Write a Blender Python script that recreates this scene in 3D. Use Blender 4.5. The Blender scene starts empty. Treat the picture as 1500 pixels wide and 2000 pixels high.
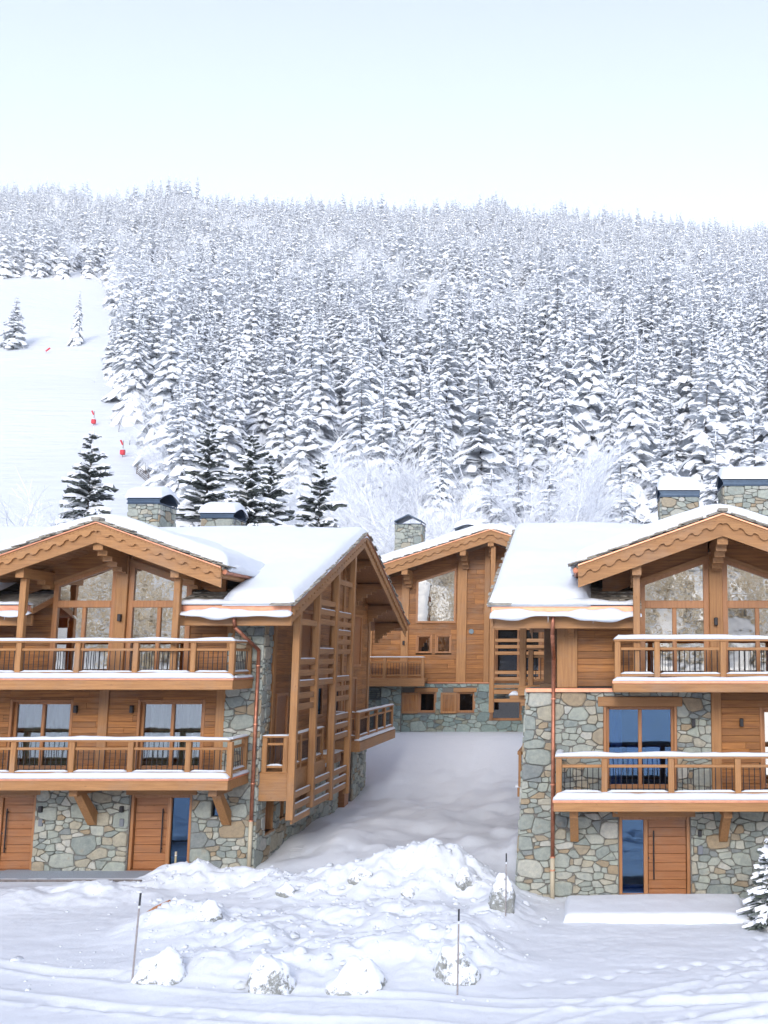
import bpy, math, random
import numpy as np
from mathutils import Vector, Matrix

R = random.Random(7)
rad = math.radians
scn = bpy.context.scene
COL = scn.collection

# ------------------------------------------------------------------ camera
CAM_Z = 5.737
cam_d = bpy.data.cameras.new('camera')
cam = bpy.data.objects.new('camera', cam_d); COL.objects.link(cam)
cam.location = (0, 0, CAM_Z)
cam.rotation_euler = (rad(90 + 8.1), 0, 0)
cam_d.sensor_fit = 'AUTO'; cam_d.sensor_width = 36.0
cam_d.lens = 36.0                      # 2000 px focal length on the 2000 px side
cam_d.shift_x = -410 / 2000.0
cam_d.clip_start = 0.1; cam_d.clip_end = 6000
scn.camera = cam

# ------------------------------------------------------------------ sky, sun, exposure
SUN_EL, SUN_AZ = 25.0, -178.0           # azimuth from +Y towards +X
w = bpy.data.worlds.new('World'); scn.world = w; w.use_nodes = True
nt = w.node_tree; nt.nodes.clear()
sky = nt.nodes.new('ShaderNodeTexSky'); sky.sky_type = 'NISHITA'; sky.sun_disc = False
sky.sun_elevation = rad(SUN_EL); sky.sun_rotation = rad(SUN_AZ)
sky.altitude = 1500; sky.air_density = 1.0; sky.dust_density = 0.8; sky.ozone_density = 1.0
hs = nt.nodes.new('ShaderNodeHueSaturation'); hs.inputs['Hue'].default_value = 0.512; hs.inputs['Saturation'].default_value = 0.56
bg = nt.nodes.new('ShaderNodeBackground'); bg.inputs['Strength'].default_value = 0.15
out = nt.nodes.new('ShaderNodeOutputWorld')
nt.links.new(sky.outputs[0], hs.inputs['Color']); nt.links.new(hs.outputs[0], bg.inputs[0]); nt.links.new(bg.outputs[0], out.inputs[0])
sun_d = bpy.data.lights.new('sun', 'SUN'); sun_d.energy = 0.85; sun_d.angle = rad(20); sun_d.color = (1, 0.95, 0.88)
sun = bpy.data.objects.new('sun', sun_d); COL.objects.link(sun)
sdir = Vector((math.sin(rad(SUN_AZ)) * math.cos(rad(SUN_EL)), math.cos(rad(SUN_AZ)) * math.cos(rad(SUN_EL)), math.sin(rad(SUN_EL))))
sun.rotation_euler = (-sdir).to_track_quat('-Z', 'Y').to_euler()
vs = scn.view_settings
vs.view_transform = 'Standard'; vs.look = 'None'; vs.gamma = 1; vs.exposure = 1.66; vs.use_curve_mapping = False
scn.cycles.max_bounces = 10; scn.cycles.diffuse_bounces = 4; scn.cycles.volume_bounces = 0; scn.cycles.transparent_max_bounces = 12
scn.cycles.caustics_reflective = False; scn.cycles.caustics_refractive = False
scn.cycles.use_denoising = True
scn.cycles.use_adaptive_sampling = True; scn.cycles.adaptive_threshold = 0.02

# ------------------------------------------------------------------ materials
class NT:
    def __init__(s, name):
        s.m = bpy.data.materials.new(name); s.m.use_nodes = True
        s.t = s.m.node_tree; s.t.nodes.clear()
        s.o = s.n('ShaderNodeOutputMaterial')
    def n(s, typ, **k):
        nd = s.t.nodes.new(typ)
        for a, v in k.items(): setattr(nd, a, v)
        return nd
    def l(s, a, b): s.t.links.new(a, b)
    def pos(s, sc):
        g = s.n('ShaderNodeNewGeometry'); mp = s.n('ShaderNodeVectorMath', operation='MULTIPLY')
        s.l(g.outputs['Position'], mp.inputs[0]); mp.inputs[1].default_value = sc
        return mp.outputs[0]
    def noise(s, vec, scale=1, detail=4, rough=.6):
        nd = s.n('ShaderNodeTexNoise'); nd.inputs['Scale'].default_value = scale
        nd.inputs['Detail'].default_value = detail; nd.inputs['Roughness'].default_value = rough
        s.l(vec, nd.inputs['Vector']); return nd.outputs['Fac']
    def ramp(s, fac, stops, interp='LINEAR'):
        nd = s.n('ShaderNodeValToRGB'); cr = nd.color_ramp; cr.interpolation = interp
        while len(cr.elements) < len(stops): cr.elements.new(0.5)
        for e, (p, c) in zip(cr.elements, stops): e.position = p; e.color = (*c, 1)
        s.l(fac, nd.inputs[0]); return nd.outputs[0]
    def mix(s, fac, a, b, mode='MIX'):
        nd = s.n('ShaderNodeMix', data_type='RGBA', blend_type=mode)
        for sock, v in ((nd.inputs[0], fac), (nd.inputs[6], a), (nd.inputs[7], b)):
            if hasattr(v, 'is_linked') or hasattr(v, 'links'): s.l(v, sock)
            elif isinstance(v, tuple): sock.default_value = (*v, 1)
            else: sock.default_value = v
        return nd.outputs[2]
    def math(s, op, a, b=None):
        nd = s.n('ShaderNodeMath', operation=op)
        for i, v in enumerate((a, b)):
            if v is None: continue
            if isinstance(v, (int, float)): nd.inputs[i].default_value = v
            else: s.l(v, nd.inputs[i])
        return nd.outputs[0]
    def principled(s, col, rough=.6, bump=None, bdist=.01, bstr=.5, **k):
        p = s.n('ShaderNodeBsdfPrincipled')
        if isinstance(col, tuple): p.inputs['Base Color'].default_value = (*col, 1)
        else: s.l(col, p.inputs['Base Color'])
        if isinstance(rough, (int, float)): p.inputs['Roughness'].default_value = rough
        else: s.l(rough, p.inputs['Roughness'])
        for a, v in k.items(): p.inputs[a.replace('_', ' ')].default_value = v
        if bump is not None:
            b = s.n('ShaderNodeBump'); b.inputs['Strength'].default_value = bstr; b.inputs['Distance'].default_value = bdist
            s.l(bump, b.inputs['Height']); s.l(b.outputs[0], p.inputs['Normal'])
        s.l(p.outputs[0], s.o.inputs[0]); return p

def wood(name, dark, light, axis, rough=.62, vary=.35):
    t = NT(name)
    sc = [22, 22, 22]; sc['xyz'.index(axis)] = 1.1
    oi = t.n('ShaderNodeObjectInfo')
    v = t.pos(tuple(sc)); add = t.n('ShaderNodeVectorMath', operation='ADD'); t.l(v, add.inputs[0])
    cmb = t.n('ShaderNodeCombineXYZ')
    for i in range(3): t.l(t.math('MULTIPLY', oi.outputs['Random'], 57.0 + i * 13), cmb.inputs[i])
    t.l(cmb.outputs[0], add.inputs[1])
    g = t.noise(add.outputs[0], 1, 5, .65)
    big = t.noise(t.pos((.9, .9, .9)), 1, 3, .5)
    base = t.ramp(g, [(.25, dark), (.72, light)])
    tone = t.math('ADD', t.math('MULTIPLY', oi.outputs['Random'], vary), t.math('MULTIPLY', big, .3))
    tone = t.math('ADD', tone, .85 - vary / 2)
    c = t.mix(1.0, base, tone, 'MULTIPLY')
    # knots
    k = t.n('ShaderNodeTexVoronoi'); ks = [2.2, 2.2, 5.5]
    if axis == 'z': ks = [5.5, 5.5, 2.2]
    t.l(t.pos(tuple(ks)), k.inputs['Vector']); k.inputs['Scale'].default_value = 1
    kf = t.ramp(k.outputs['Distance'], [(.03, (1, 1, 1)), (.10, (0, 0, 0))])
    c = t.mix(t.math('MULTIPLY', kf, .55), c, tuple(x * .45 for x in dark))
    gr = t.ramp(t.noise(t.pos((.55, .55, .8)), 1, 5, .7), [(.50, (0, 0, 0)), (.72, (1, 1, 1))])
    c = t.mix(t.math('MULTIPLY', gr, .38), c, (.27, .20, .15))
    t.principled(c, rough, g, .006, .35); return t.m

def pal(*cs):
    n = len(cs); return [(i / n, c) for i, c in enumerate(cs)]
STONE_PAL = pal((.38, .405, .36), (.32, .345, .315), (.45, .445, .395), (.27, .30, .285), (.36, .385, .345), (.40, .365, .29), (.40, .42, .38),
                (.36, .28, .19), (.48, .47, .43), (.30, .325, .30), (.43, .405, .34), (.235, .255, .255), (.37, .39, .355), (.35, .295, .22), (.41, .42, .38))
def stone_mat(name, island, tint=(1, 1, 1)):
    t = NT(name)
    if island:
        rnd = t.n('ShaderNodeNewGeometry').outputs['Random Per Island']
    else:
        rnd = t.n('ShaderNodeObjectInfo').outputs['Random']
    c = t.ramp(rnd, STONE_PAL, 'CONSTANT')
    n1 = t.noise(t.pos((9, 9, 9)), 1, 6, .7); n2 = t.noise(t.pos((40, 40, 40)), 1, 3, .6)
    c = t.mix(1.0, c, t.ramp(n1, [(.3, (.72, .74, .76)), (.7, (1.18, 1.14, 1.08))]), 'MULTIPLY')
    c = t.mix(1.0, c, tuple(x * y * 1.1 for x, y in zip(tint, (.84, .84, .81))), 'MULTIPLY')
    rust = t.ramp(t.noise(t.pos((3.1, 3.1, 3.1)), 1, 4, .6), [(.62, (0, 0, 0)), (.75, (1, 1, 1))])
    c = t.mix(t.math('MULTIPLY', rust, .35), c, (.34, .22, .12))
    h = t.math('ADD', n1, t.math('MULTIPLY', n2, .4))
    t.principled(c, .85, h, .03, .6); return t.m

def simple(name, col, rough=.6, metal=0, nscale=None, namp=.25, bump=.01):
    t = NT(name)
    if nscale:
        n = t.noise(t.pos((nscale,) * 3), 1, 5, .6)
        c = t.mix(1.0, col, t.ramp(n, [(.3, (1 - namp,) * 3), (.7, (1 + namp,) * 3)]), 'MULTIPLY')
        t.principled(c, rough, n, bump, .4, Metallic=metal)
    else:
        t.principled(col, rough, Metallic=metal)
    return t.m

def snow_mat(name, col=(.72, .735, .755), fine=1.0, dirt=False, wide=False):
    t = NT(name)
    n1 = t.noise(t.pos((2.2, 2.2, 2.2)), 1, 6, .62); n2 = t.noise(t.pos((38, 38, 38)), 1, 3, .7)
    c = t.mix(1.0, col, t.ramp(n1, [(.25, (.955, .965, .98)), (.75, (1, 1, 1))]), 'MULTIPLY')
    if dirt:
        d = t.ramp(t.noise(t.pos((5.5, 5.5, 9)), 1, 7, .75), [(.66, (0, 0, 0)), (.76, (1, 1, 1))])
        lo = t.ramp(t.noise(t.pos((.55, .55, .55)), 1, 2, .5), [(.50, (0, 0, 0)), (.62, (1, 1, 1))])
        c = t.mix(t.math('MULTIPLY', t.math('MULTIPLY', d, lo), .5), c, (.40, .38, .36))
    h = t.math('ADD', n1, t.math('MULTIPLY', n2, .22 * fine))
    if wide: h = t.math('ADD', h, t.math('MULTIPLY', t.noise(t.pos((.09, .30, .30)), 1, 6, .6), 30.0))
    t.principled(c, .55, h, .045, .55, Specular_IOR_Level=.25); return t.m

M = {}
WD, WL = (.155, .052, .011), (.41, .17, .040)
for ax in 'xyz':
    M['clad_' + ax] = wood('wood_cladding_' + ax, WD, WL, ax, vary=.5)
    M['beam_' + ax] = wood('wood_beam_' + ax, (.27, .118, .038), (.44, .215, .076), ax, vary=.14)
M['door'] = wood('door_wood', (.24, .085, .026), (.40, .165, .055), 'x', .45, .1)
M['frame'] = wood('window_frame_wood', (.30, .12, .04), (.44, .20, .075), 'z', .45, .1)
M['soffit'] = wood('soffit_wood', (.24, .10, .032), (.42, .20, .075), 'y', .65, .3)
M['stone'] = stone_mat('wall_stone', False); M['stone_many'] = stone_mat('wall_stone_small', True)
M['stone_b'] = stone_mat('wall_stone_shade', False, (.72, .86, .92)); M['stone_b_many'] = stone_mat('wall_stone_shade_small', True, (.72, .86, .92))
M['mortar'] = simple('mortar', (.17, .16, .14), .9, 0, 30, .3)
M['slate'] = simple('roof_slate', (.31, .275, .22), .8, 0, 7, .45, .01)
M['copper'] = simple('copper', (.80, .36, .22), .38, .85, 5, .12)
M['copper_old'] = simple('copper_weathered', (.42, .17, .10), .45, .7, 8, .3)
M['metal'] = simple('dark_metal', (.05, .052, .058), .45, .6)
M['hood'] = simple('chimney_hood_metal', (.055, .085, .13), .4, .5, 6, .15)
M['iron'] = simple('black_iron', (.028, .026, .028), .5, .4)
M['dark'] = simple('dark_room', (.05, .04, .032), .9)
M['room'] = simple('room_wood', (.13, .075, .04), .8, 0, 3, .3)
M['beige'] = simple('beige_pipe', (.50, .42, .29), .55)
M['red'] = simple('red_pad', (.62, .03, .045), .55)
M['stake'] = simple('weathered_stake', (.30, .27, .26), .7, 0, 20, .2)
M['brass'] = simple('brass_post', (.42, .35, .20), .5)
M['plastic'] = simple('grey_intercom', (.16, .17, .19), .5)
M['gravel'] = simple('wet_gravel', (.33, .37, .42), .85, 0, 45, .5, .02)
M['bark'] = simple('bark', (.10, .075, .06), .9, 0, 9, .4)
M['fence'] = simple('weathered_fence', (.17, .145, .13), .85, 0, 9, .3)
M['louvre'] = simple('steel_louvre', (.16, .20, .22), .5, .5)
M['chair'] = simple('pale_upholstery', (.40, .40, .38), .8)
M['snow'] = snow_mat('snow'); M['snow_ground'] = snow_mat('ground_snow', dirt=True); M['roof_snow'] = snow_mat('roof_snow', (.76, .775, .795), .35)
M['slope_snow'] = snow_mat('slope_snow', wide=True)
M['tree_snow'] = snow_mat('branch_snow', (.93, .935, .945), .6)

def curtain_mat():
    t = NT('linen_curtain')
    d = t.n('ShaderNodeBsdfDiffuse'); d.inputs[0].default_value = (.42, .44, .38, 1)
    tr = t.n('ShaderNodeBsdfTranslucent'); tr.inputs[0].default_value = (.4, .4, .35, 1)
    mx = t.n('ShaderNodeMixShader'); mx.inputs[0].default_value = .3
    t.l(d.outputs[0], mx.inputs[1]); t.l(tr.outputs[0], mx.inputs[2]); t.l(mx.outputs[0], t.o.inputs[0]); return t.m
M['curtain'] = curtain_mat()

def glass(name, refl, tint=(.75, .8, .8), wav=.0, gcol=(.95, .96, 1)):
    t = NT(name)
    tr = t.n('ShaderNodeBsdfTransparent'); tr.inputs[0].default_value = (*tint, 1)
    gl = t.n('ShaderNodeBsdfGlossy'); gl.inputs['Roughness'].default_value = .0; gl.inputs[0].default_value = (*gcol, 1)
    b = t.n('ShaderNodeBump'); b.inputs['Strength'].default_value = .5; b.inputs['Distance'].default_value = wav
    t.l(t.noise(t.pos((1.8, 1.8, 1.8)), 1, 2, .5), b.inputs['Height']); t.l(b.outputs[0], gl.inputs['Normal'])
    mx = t.n('ShaderNodeMixShader'); mx.inputs[0].default_value = refl
    t.l(tr.outputs[0], mx.inputs[1]); t.l(gl.outputs[0], mx.inputs[2]); t.l(mx.outputs[0], t.o.inputs[0]); return t.m
M['glass'] = glass('warm_reflecting_glass', .86, (.7, .72, .7), wav=.006, gcol=(1, .93, .80))  # warm glow of the sunlit slope is tinted into the gloss colour
M['glass_soft'] = glass('window_glass', .26, (.62, .70, .68), wav=.006)
M['glass_black'] = glass('shaded_glass', .05, (.3, .3, .32), wav=.006)
M['glass_dark'] = glass('blue_reflecting_glass', .13, (.28, .46, .72), wav=.006, gcol=(.45, .72, 1))  # blue reflection of shaded surroundings is put into tint and gloss colour

def needle_mat(name, lo, hi, frost=.35):
    t = NT(name)
    oi = t.n('ShaderNodeObjectInfo')
    n = t.noise(t.pos((1.3, 1.3, 1.3)), 1, 4, .6)
    c = t.ramp(n, [(.3, lo), (.7, hi)])
    f = t.ramp(t.noise(t.pos((4.5, 4.5, 4.5)), 1, 4, .7), [(.42, (0, 0, 0)), (.62, (1, 1, 1))])
    c = t.mix(t.math('MULTIPLY', f, frost), c, (.62, .66, .70))
    t.principled(c, .8); return t.m
M['needle'] = needle_mat('frosted_needles', (.46, .47, .475), (.84, .845, .85), .95)
M['needle_dark'] = needle_mat('spruce_needles', (.028, .040, .030), (.07, .085, .055), .22)
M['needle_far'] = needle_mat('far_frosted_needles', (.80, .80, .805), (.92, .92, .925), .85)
M['larch'] = needle_mat('sun_tinted_larch_needles', (.68, .53, .32), (.88, .76, .54), .35)  # golden sunlight is painted into this needle colour
M['twig'] = simple('frosted_twigs', (.84, .85, .87), .8, 0, 3, .25)

def rock_mat():
    t = NT('snow_dusted_rock')
    n1 = t.noise(t.pos((6, 6, 6)), 1, 6, .7)
    rock = t.ramp(n1, [(.3, (.16, .165, .15)), (.7, (.42, .42, .38))])
    g = t.n('ShaderNodeNewGeometry'); sx = t.n('ShaderNodeSeparateXYZ'); t.l(g.outputs['Normal'], sx.inputs[0])
    cov = t.math('ADD', t.math('MULTIPLY', sx.outputs[2], .35), t.noise(t.pos((7.5, 7.5, 7.5)), 1, 6, .8))
    k = t.ramp(cov, [(.52, (0, 0, 0)), (.60, (1, 1, 1))])
    c = t.mix(k, rock, (.87, .89, .92))
    t.principled(c, .8, t.math('ADD', n1, t.math('MULTIPLY', k, .5)), .05, .6); return t.m
M['rock'] = rock_mat()

# ------------------------------------------------------------------ mesh helpers
def link(name, me, parent=None):
    o = bpy.data.objects.new(name, me); COL.objects.link(o)
    if parent is not None:
        o.parent = parent
        if parent.get('_root'): o.matrix_parent_inverse = Matrix.Translation(-Vector(parent.location))
    return o
def thing(name, label, cat, loc=(0, 0, 0), group=None):
    o = bpy.data.objects.new(name, None); COL.objects.link(o); o.location = loc; o['_root'] = True
    o['label'] = label; o['category'] = cat
    if group: o['group'] = group
    return o
def tag(o, label=None, cat=None, group=None, kind=None):
    for k, v in (('label', label), ('category', cat), ('group', group), ('kind', kind)):
        if v: o[k] = v
    return o

def _cb():
    idx = {}; k = 0; S = (-1, 1)
    for a in S:
        for b in S:
            for c in S:
                for d in range(3): idx[(a, b, c, d)] = k; k += 1
    F = []
    for d in range(3):
        for s in S:
            o = [i for i in range(3) if i != d]; q = []
            for (p, r) in ((-1, -1), (1, -1), (1, 1), (-1, 1)):
                c = [0, 0, 0]; c[d] = s; c[o[0]] = p; c[o[1]] = r; q.append(idx[(*c, d)])
            F.append(q)
    for d in range(3):
        o = [i for i in range(3) if i != d]
        for p in S:
            for r in S:
                q = []
                for s, t in ((-1, 0), (1, 0), (1, 1), (-1, 1)):
                    c = [0, 0, 0]; c[d] = s; c[o[0]] = p; c[o[1]] = r; q.append(idx[(*c, o[t])])
                F.append(q)
    for a in S:
        for b in S:
            for c in S: F.append([idx[(a, b, c, d)] for d in range(3)])
    V = []
    for (a, b, c, d) in idx:
        v = [a * .5, b * .5, c * .5]
        for i in range(3):
            if i != d: v[i] *= .8
        V.append(v)
    G = []
    for f in F:
        p = [Vector(V[i]) for i in f]; n = (p[1] - p[0]).cross(p[2] - p[0]); cen = sum(p, Vector()) / len(p)
        G.append(f if n.dot(cen) > 0 else f[::-1])
    return list(idx.keys()), G
CB_KEYS, CB_F = _cb()
def cbox(x0, x1, y0, y1, z0, z1, c=.012):
    if x0 > x1: x0, x1 = x1, x0
    if y0 > y1: y0, y1 = y1, y0
    h = ((x1 - x0) / 2, (y1 - y0) / 2, (z1 - z0) / 2); m = ((x0 + x1) / 2, (y0 + y1) / 2, (z0 + z1) / 2)
    c = min(c, min(h) * .45); V = []
    for (a, b, d, k) in CB_KEYS:
        s = (a, b, d)
        V.append(tuple(m[i] + s[i] * (h[i] - (0 if i == k else c)) for i in range(3)))
    return V, CB_F

class MB:
    def __init__(s): s.v = []; s.f = []; s.mi = []
    def add(s, V, F, mi=0):
        n = len(s.v); s.v += [tuple(v) for v in V]; s.f += [[i + n for i in f] for f in F]; s.mi += [mi] * len(F); return s
    def box(s, *a, c=.012, mi=0): return s.add(*cbox(*a, c=c), mi=mi)
    def poly(s, pts, dvec, mi=0):
        """extrude a planar polygon (3D points) along dvec"""
        n = len(pts); d = Vector(dvec); P = [Vector(p) for p in pts]
        nv = Vector((0, 0, 0))
        for i in range(n):
            a, b = P[i], P[(i + 1) % n]; nv += a.cross(b)
        if nv.dot(d) > 0: P = P[::-1]
        V = P + [p + d for p in P]
        F = [list(range(n)), [n + i for i in reversed(range(n))]]
        for i in range(n): j = (i + 1) % n; F.append([j, i, n + i, n + j])
        return s.add(V, F, mi)
    def rod(s, p0, p1, r0, r1=None, n=6, mi=0, cap=True):
        r1 = r0 if r1 is None else r1
        p0 = Vector(p0); p1 = Vector(p1); d = (p1 - p0)
        if d.length < 1e-6: return s
        d.normalize(); a = d.orthogonal().normalized(); b = d.cross(a); V = []; F = []
        for p, r in ((p0, r0), (p1, r1)):
            for i in range(n):
                t = 2 * math.pi * i / n; V.append(p + a * (r * math.cos(t)) + b * (r * math.sin(t)))
        for i in range(n): j = (i + 1) % n; F.append([i, j, n + j, n + i])
        if cap: F += [list(reversed(range(n))), [n + i for i in range(n)]]
        return s.add(V, F, mi)
    def build(s, name, mats, parent=None, smooth=False):
        me = bpy.data.meshes.new(name); me.from_pydata(s.v, [], s.f)
        mats = mats if isinstance(mats, (list, tuple)) else [mats]
        for m in mats: me.materials.append(M[m] if isinstance(m, str) else m)
        if any(s.mi): me.polygons.foreach_set('material_index', s.mi)
        if smooth: me.polygons.foreach_set('use_smooth', [True] * len(s.f))
        me.update(); return link(name, me, parent)
def box(name, x0, x1, y0, y1, z0, z1, mat, parent, c=.012):
    return MB().box(x0, x1, y0, y1, z0, z1, c=c).build(name, mat, parent)

# numpy noise
def _h(ix, iy, s):
    n = (ix.astype(np.int64) * 374761393 + iy.astype(np.int64) * 668265263 + s * 974711) & 0x7fffffff
    n = ((n ^ (n >> 13)) * 1274126177) & 0x7fffffff
    n = ((n ^ (n >> 16)) * 668265263) & 0x7fffffff
    return ((n ^ (n >> 15)) & 0xffff) / 65535.0
def vn(x, y, s=0):
    x = np.asarray(x, float); y = np.asarray(y, float)
    ix = np.floor(x); iy = np.floor(y); fx = x - ix; fy = y - iy
    fx = fx * fx * fx * (fx * (fx * 6 - 15) + 10); fy = fy * fy * fy * (fy * (fy * 6 - 15) + 10)
    a = _h(ix, iy, s); b = _h(ix + 1, iy, s); c = _h(ix, iy + 1, s); d = _h(ix + 1, iy + 1, s)
    return (a * (1 - fx) + b * fx) * (1 - fy) + (c * (1 - fx) + d * fx) * fy - .5
def fbm(x, y, s=0, o=4, g=.5):
    r = 0; a = 1
    for i in range(o): r = r + a * vn(x * 2 ** i + i * 7.3, y * 2 ** i - i * 3.1, s + i); a *= g
    return r
def worley(x, y, s=0):
    x = np.asarray(x, float); y = np.asarray(y, float)
    ix = np.floor(x); iy = np.floor(y); best = np.full(x.shape, 9.0)
    for i in (-1, 0, 1):
        for j in (-1, 0, 1):
            cx = ix + i; cy = iy + j
            d = (cx + _h(cx, cy, s) - x) ** 2 + (cy + _h(cx, cy, s + 5) - y) ** 2
            best = np.minimum(best, d)
    return np.sqrt(best)
def sst(a, b, x):
    t = np.clip((x - a) / (b - a), 0, 1); return t * t * (3 - 2 * t)

def grid_mesh(name, X, Y, Z, mat, keep=None, parent=None, smooth=True):
    ny, nx = X.shape
    me = bpy.data.meshes.new(name)
    idx = np.arange(nx * ny).reshape(ny, nx)
    q = np.stack([idx[:-1, :-1], idx[:-1, 1:], idx[1:, 1:], idx[1:, :-1]], -1).reshape(-1, 4)
    if keep is not None: q = q[keep.reshape(-1)]
    co = np.stack([X, Y, Z], -1).reshape(-1, 3)
    used = np.unique(q); rm = np.full(nx * ny, -1); rm[used] = np.arange(len(used))
    co = co[used]; q = rm[q]
    me.vertices.add(len(co)); me.vertices.foreach_set('co', co.astype(np.float32).ravel())
    me.loops.add(q.size); me.loops.foreach_set('vertex_index', q.astype(np.int32).ravel())
    me.polygons.add(len(q)); me.polygons.foreach_set('loop_start', (np.arange(len(q)) * 4).astype(np.int32))
    me.update(calc_edges=True)
    if smooth: me.polygons.foreach_set('use_smooth', np.ones(len(q), bool))
    me.materials.append(M[mat]); return link(name, me, parent)

# ------------------------------------------------------------------ terrain
CREST = 950.0
def slope_of(x, y):
    t = np.clip((.17 - x / np.maximum(y, 1)) / .75, 0, 1); return .482 + .052 * t
def hill(x, y):
    base = np.interp(y, [-1e4, 52, 62, 100, 140, 180, 220], [2.25, 2.25, 2.7, 9, 20, 34, 51])
    yc = CREST + 60 * vn(x / 160, x * 0, 3) + 40 * vn(x / 60, x * 0, 4)
    z = base + slope_of(x, y) * np.clip(y - 220, 0, yc - 220) - .25 * np.clip(y - yc, 0, 1e9)
    rr = np.clip((y - 150) / 250, 0, 1)
    z = z + rr * (9 * vn(x / 90, y / 90, 11) + 5 * vn(x / 38, y / 38, 12))
    bump = 105 * np.exp(-((x + 100) / 90) ** 2 - ((y - 1130) / 90) ** 2) + 20 * np.exp(-((x + 420) / 60) ** 2 - ((y - 985) / 45) ** 2)
    return z + bump
HEAPS = [(-4.35, 26.6, 1.35, 1.1, 1.05), (-5.9, 26.0, 1.7, .9, .62), (-2.9, 26.2, 1.1, .9, .42), (-8.2, 26.9, 1.9, .7, .42), (-10.4, 27.2, 1.1, .6, .42),
         (-8.6, 22.9, 1.2, .9, .50), (-5.0, 23.3, 2.3, 1.2, .38), (-6.9, 21.4, 1.4, .9, .36), (-4.4, 20.6, 1.6, .8, .42), (-2.6, 20.8, .9, .9, .42),
         (-2.1, 24.3, .6, .9, .40), (-12.2, 25.8, 2.2, .9, .24), (-15.5, 25.0, 2.2, .8, .22), (-3.4, 22.4, 1.2, .8, .22), (-7.4, 19.9, 1.3, .6, .28), (-5.6, 19.6, .9, .5, .2)]
def near(x, y):
    z = .27 * sst(28.5, 33, y) + 1.95 * sst(40.5, 50, y) - .12 * sst(-3.2, -1.2, x) * sst(31, 26, y)
    hp = 0
    for (hx, hy, sx, sy, h) in HEAPS: hp = hp + h * np.exp(-((x - hx) / sx) ** 2 - ((y - hy) / sy) ** 2)
    lump = np.clip(hp / .35, 0, 1)
    wx = x + .25 * vn(x * 2.3, y * 2.3, 21); wy = y + .25 * vn(x * 2.3, y * 2.3, 22)
    w1 = 1 - np.clip(worley(wx * 1.05, wy * 1.3, 31), 0, 1) ** 2; w2 = 1 - np.clip(worley(wx * 2.6, wy * 3.0, 32), 0, 1) ** 2
    w3 = 1 - np.clip(worley(wx * 6.5, wy * 7, 33), 0, 1) ** 2
    z = z + hp * (.72 + .55 * fbm(x * .8, y * .8, 41)) + lump * (.30 * (w1 - .55) + .13 * (w2 - .5) * (.4 + 1.2 * (vn(x * .7, y * .7, 44) + .5)) + .05 * (w3 - .5) + .03 * fbm(x * 9, y * 9, 47, 2))
    # trampled / driven surface
    road = sst(28.3, 26.5, y)
    z = z + road * (.035 * fbm(x * .9, y * 1.6, 51, 4) + (1 - lump) * .035 * np.clip(w3 - .62, 0, 1) * np.clip(vn(x * .5, y * .5, 52) * 3 + .4, 0, 1))
    # tyre tracks curving across the right foreground
    for (cx, cy, rr) in ((9.0, 6.0, 13.6), (9.0, 6.0, 15.2), (-1.5, 44, 25.6), (-1.5, 44, 26.9)):
        d = np.abs(np.hypot(x - cx, y - cy) - rr)
        z = z - road * .05 * np.exp(-(d / .13) ** 2) * (1 - lump) * (.5 + np.clip(vn(x * .6, y * .6, 55) * 2, -.5, .8)) + road * .03 * np.exp(-((d - .24) / .08) ** 2) * (1 - lump)
    for (ax, ay, bx, by) in ((1.0, 17.2, 3.9, 23.0), (-1.4, 19.6, 4.6, 21.4), (2.4, 16.5, 3.2, 21.5), (-9.5, 18.2, -6.0, 17.4)):
        L = math.hypot(bx - ax, by - ay); tx, ty = (bx - ax) / L, (by - ay) / L
        al = (x - ax) * tx + (y - ay) * ty; ac = (x - ax) * -ty + (y - ay) * tx + .12 * np.sin(al * 1.7)
        st = np.abs(((al / .38) % 1) - .5); sd = np.where((np.floor(al / .38) % 2) > 0, .11, -.11)
        z = z - road * (1 - lump) * .055 * np.exp(-((ac - sd) / .07) ** 2 - (st / .28) ** 2) * ((al > 0) & (al < L))
    # untouched ramp between the houses: soft hummocks
    ramp = sst(28.5, 31, y) * sst(-10.5, -8.0, x)
    z = z + ramp * (.34 * fbm(x * .55, y * .33, 61, 4) + .24 * np.clip(vn(x * 1.1, y * .75, 62) * 1.5, 0, 1)) * sst(47, 40, y)
    z = z + ramp * .22 * np.exp(-((x + 2.25) / .25) ** 2) * sst(24, 27, y) * sst(36, 31, y)
    z = z + .25 * np.exp(-((x + 9.1) / .5) ** 2) * sst(28.6, 29.6, y) * sst(44, 42, y) * .3
    # clear strip of gravel at the left house
    gr = sst(27.95, 28.3, y) * sst(29.4, 29.2, y) * sst(-10.9, -11.8, x)
    z = z * (1 - gr) - .04 * gr
    return z
def gh(x, y):
    x = np.asarray(x, float); y = np.asarray(y, float)
    k = sst(46, 56, y)
    z = near(x, y) * (1 - k) + hill(x, y) * k
    opp = np.interp(-y, [-1e4, 60, 120, 200, 480, 800, 1000], [0, 0, -1, 4, 66, 135, 200])     # opposite side of the valley
    return z + np.where(y < 0, opp, 0)
def g1(x, y): return float(gh(np.array([x]), np.array([y]))[0])

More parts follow.
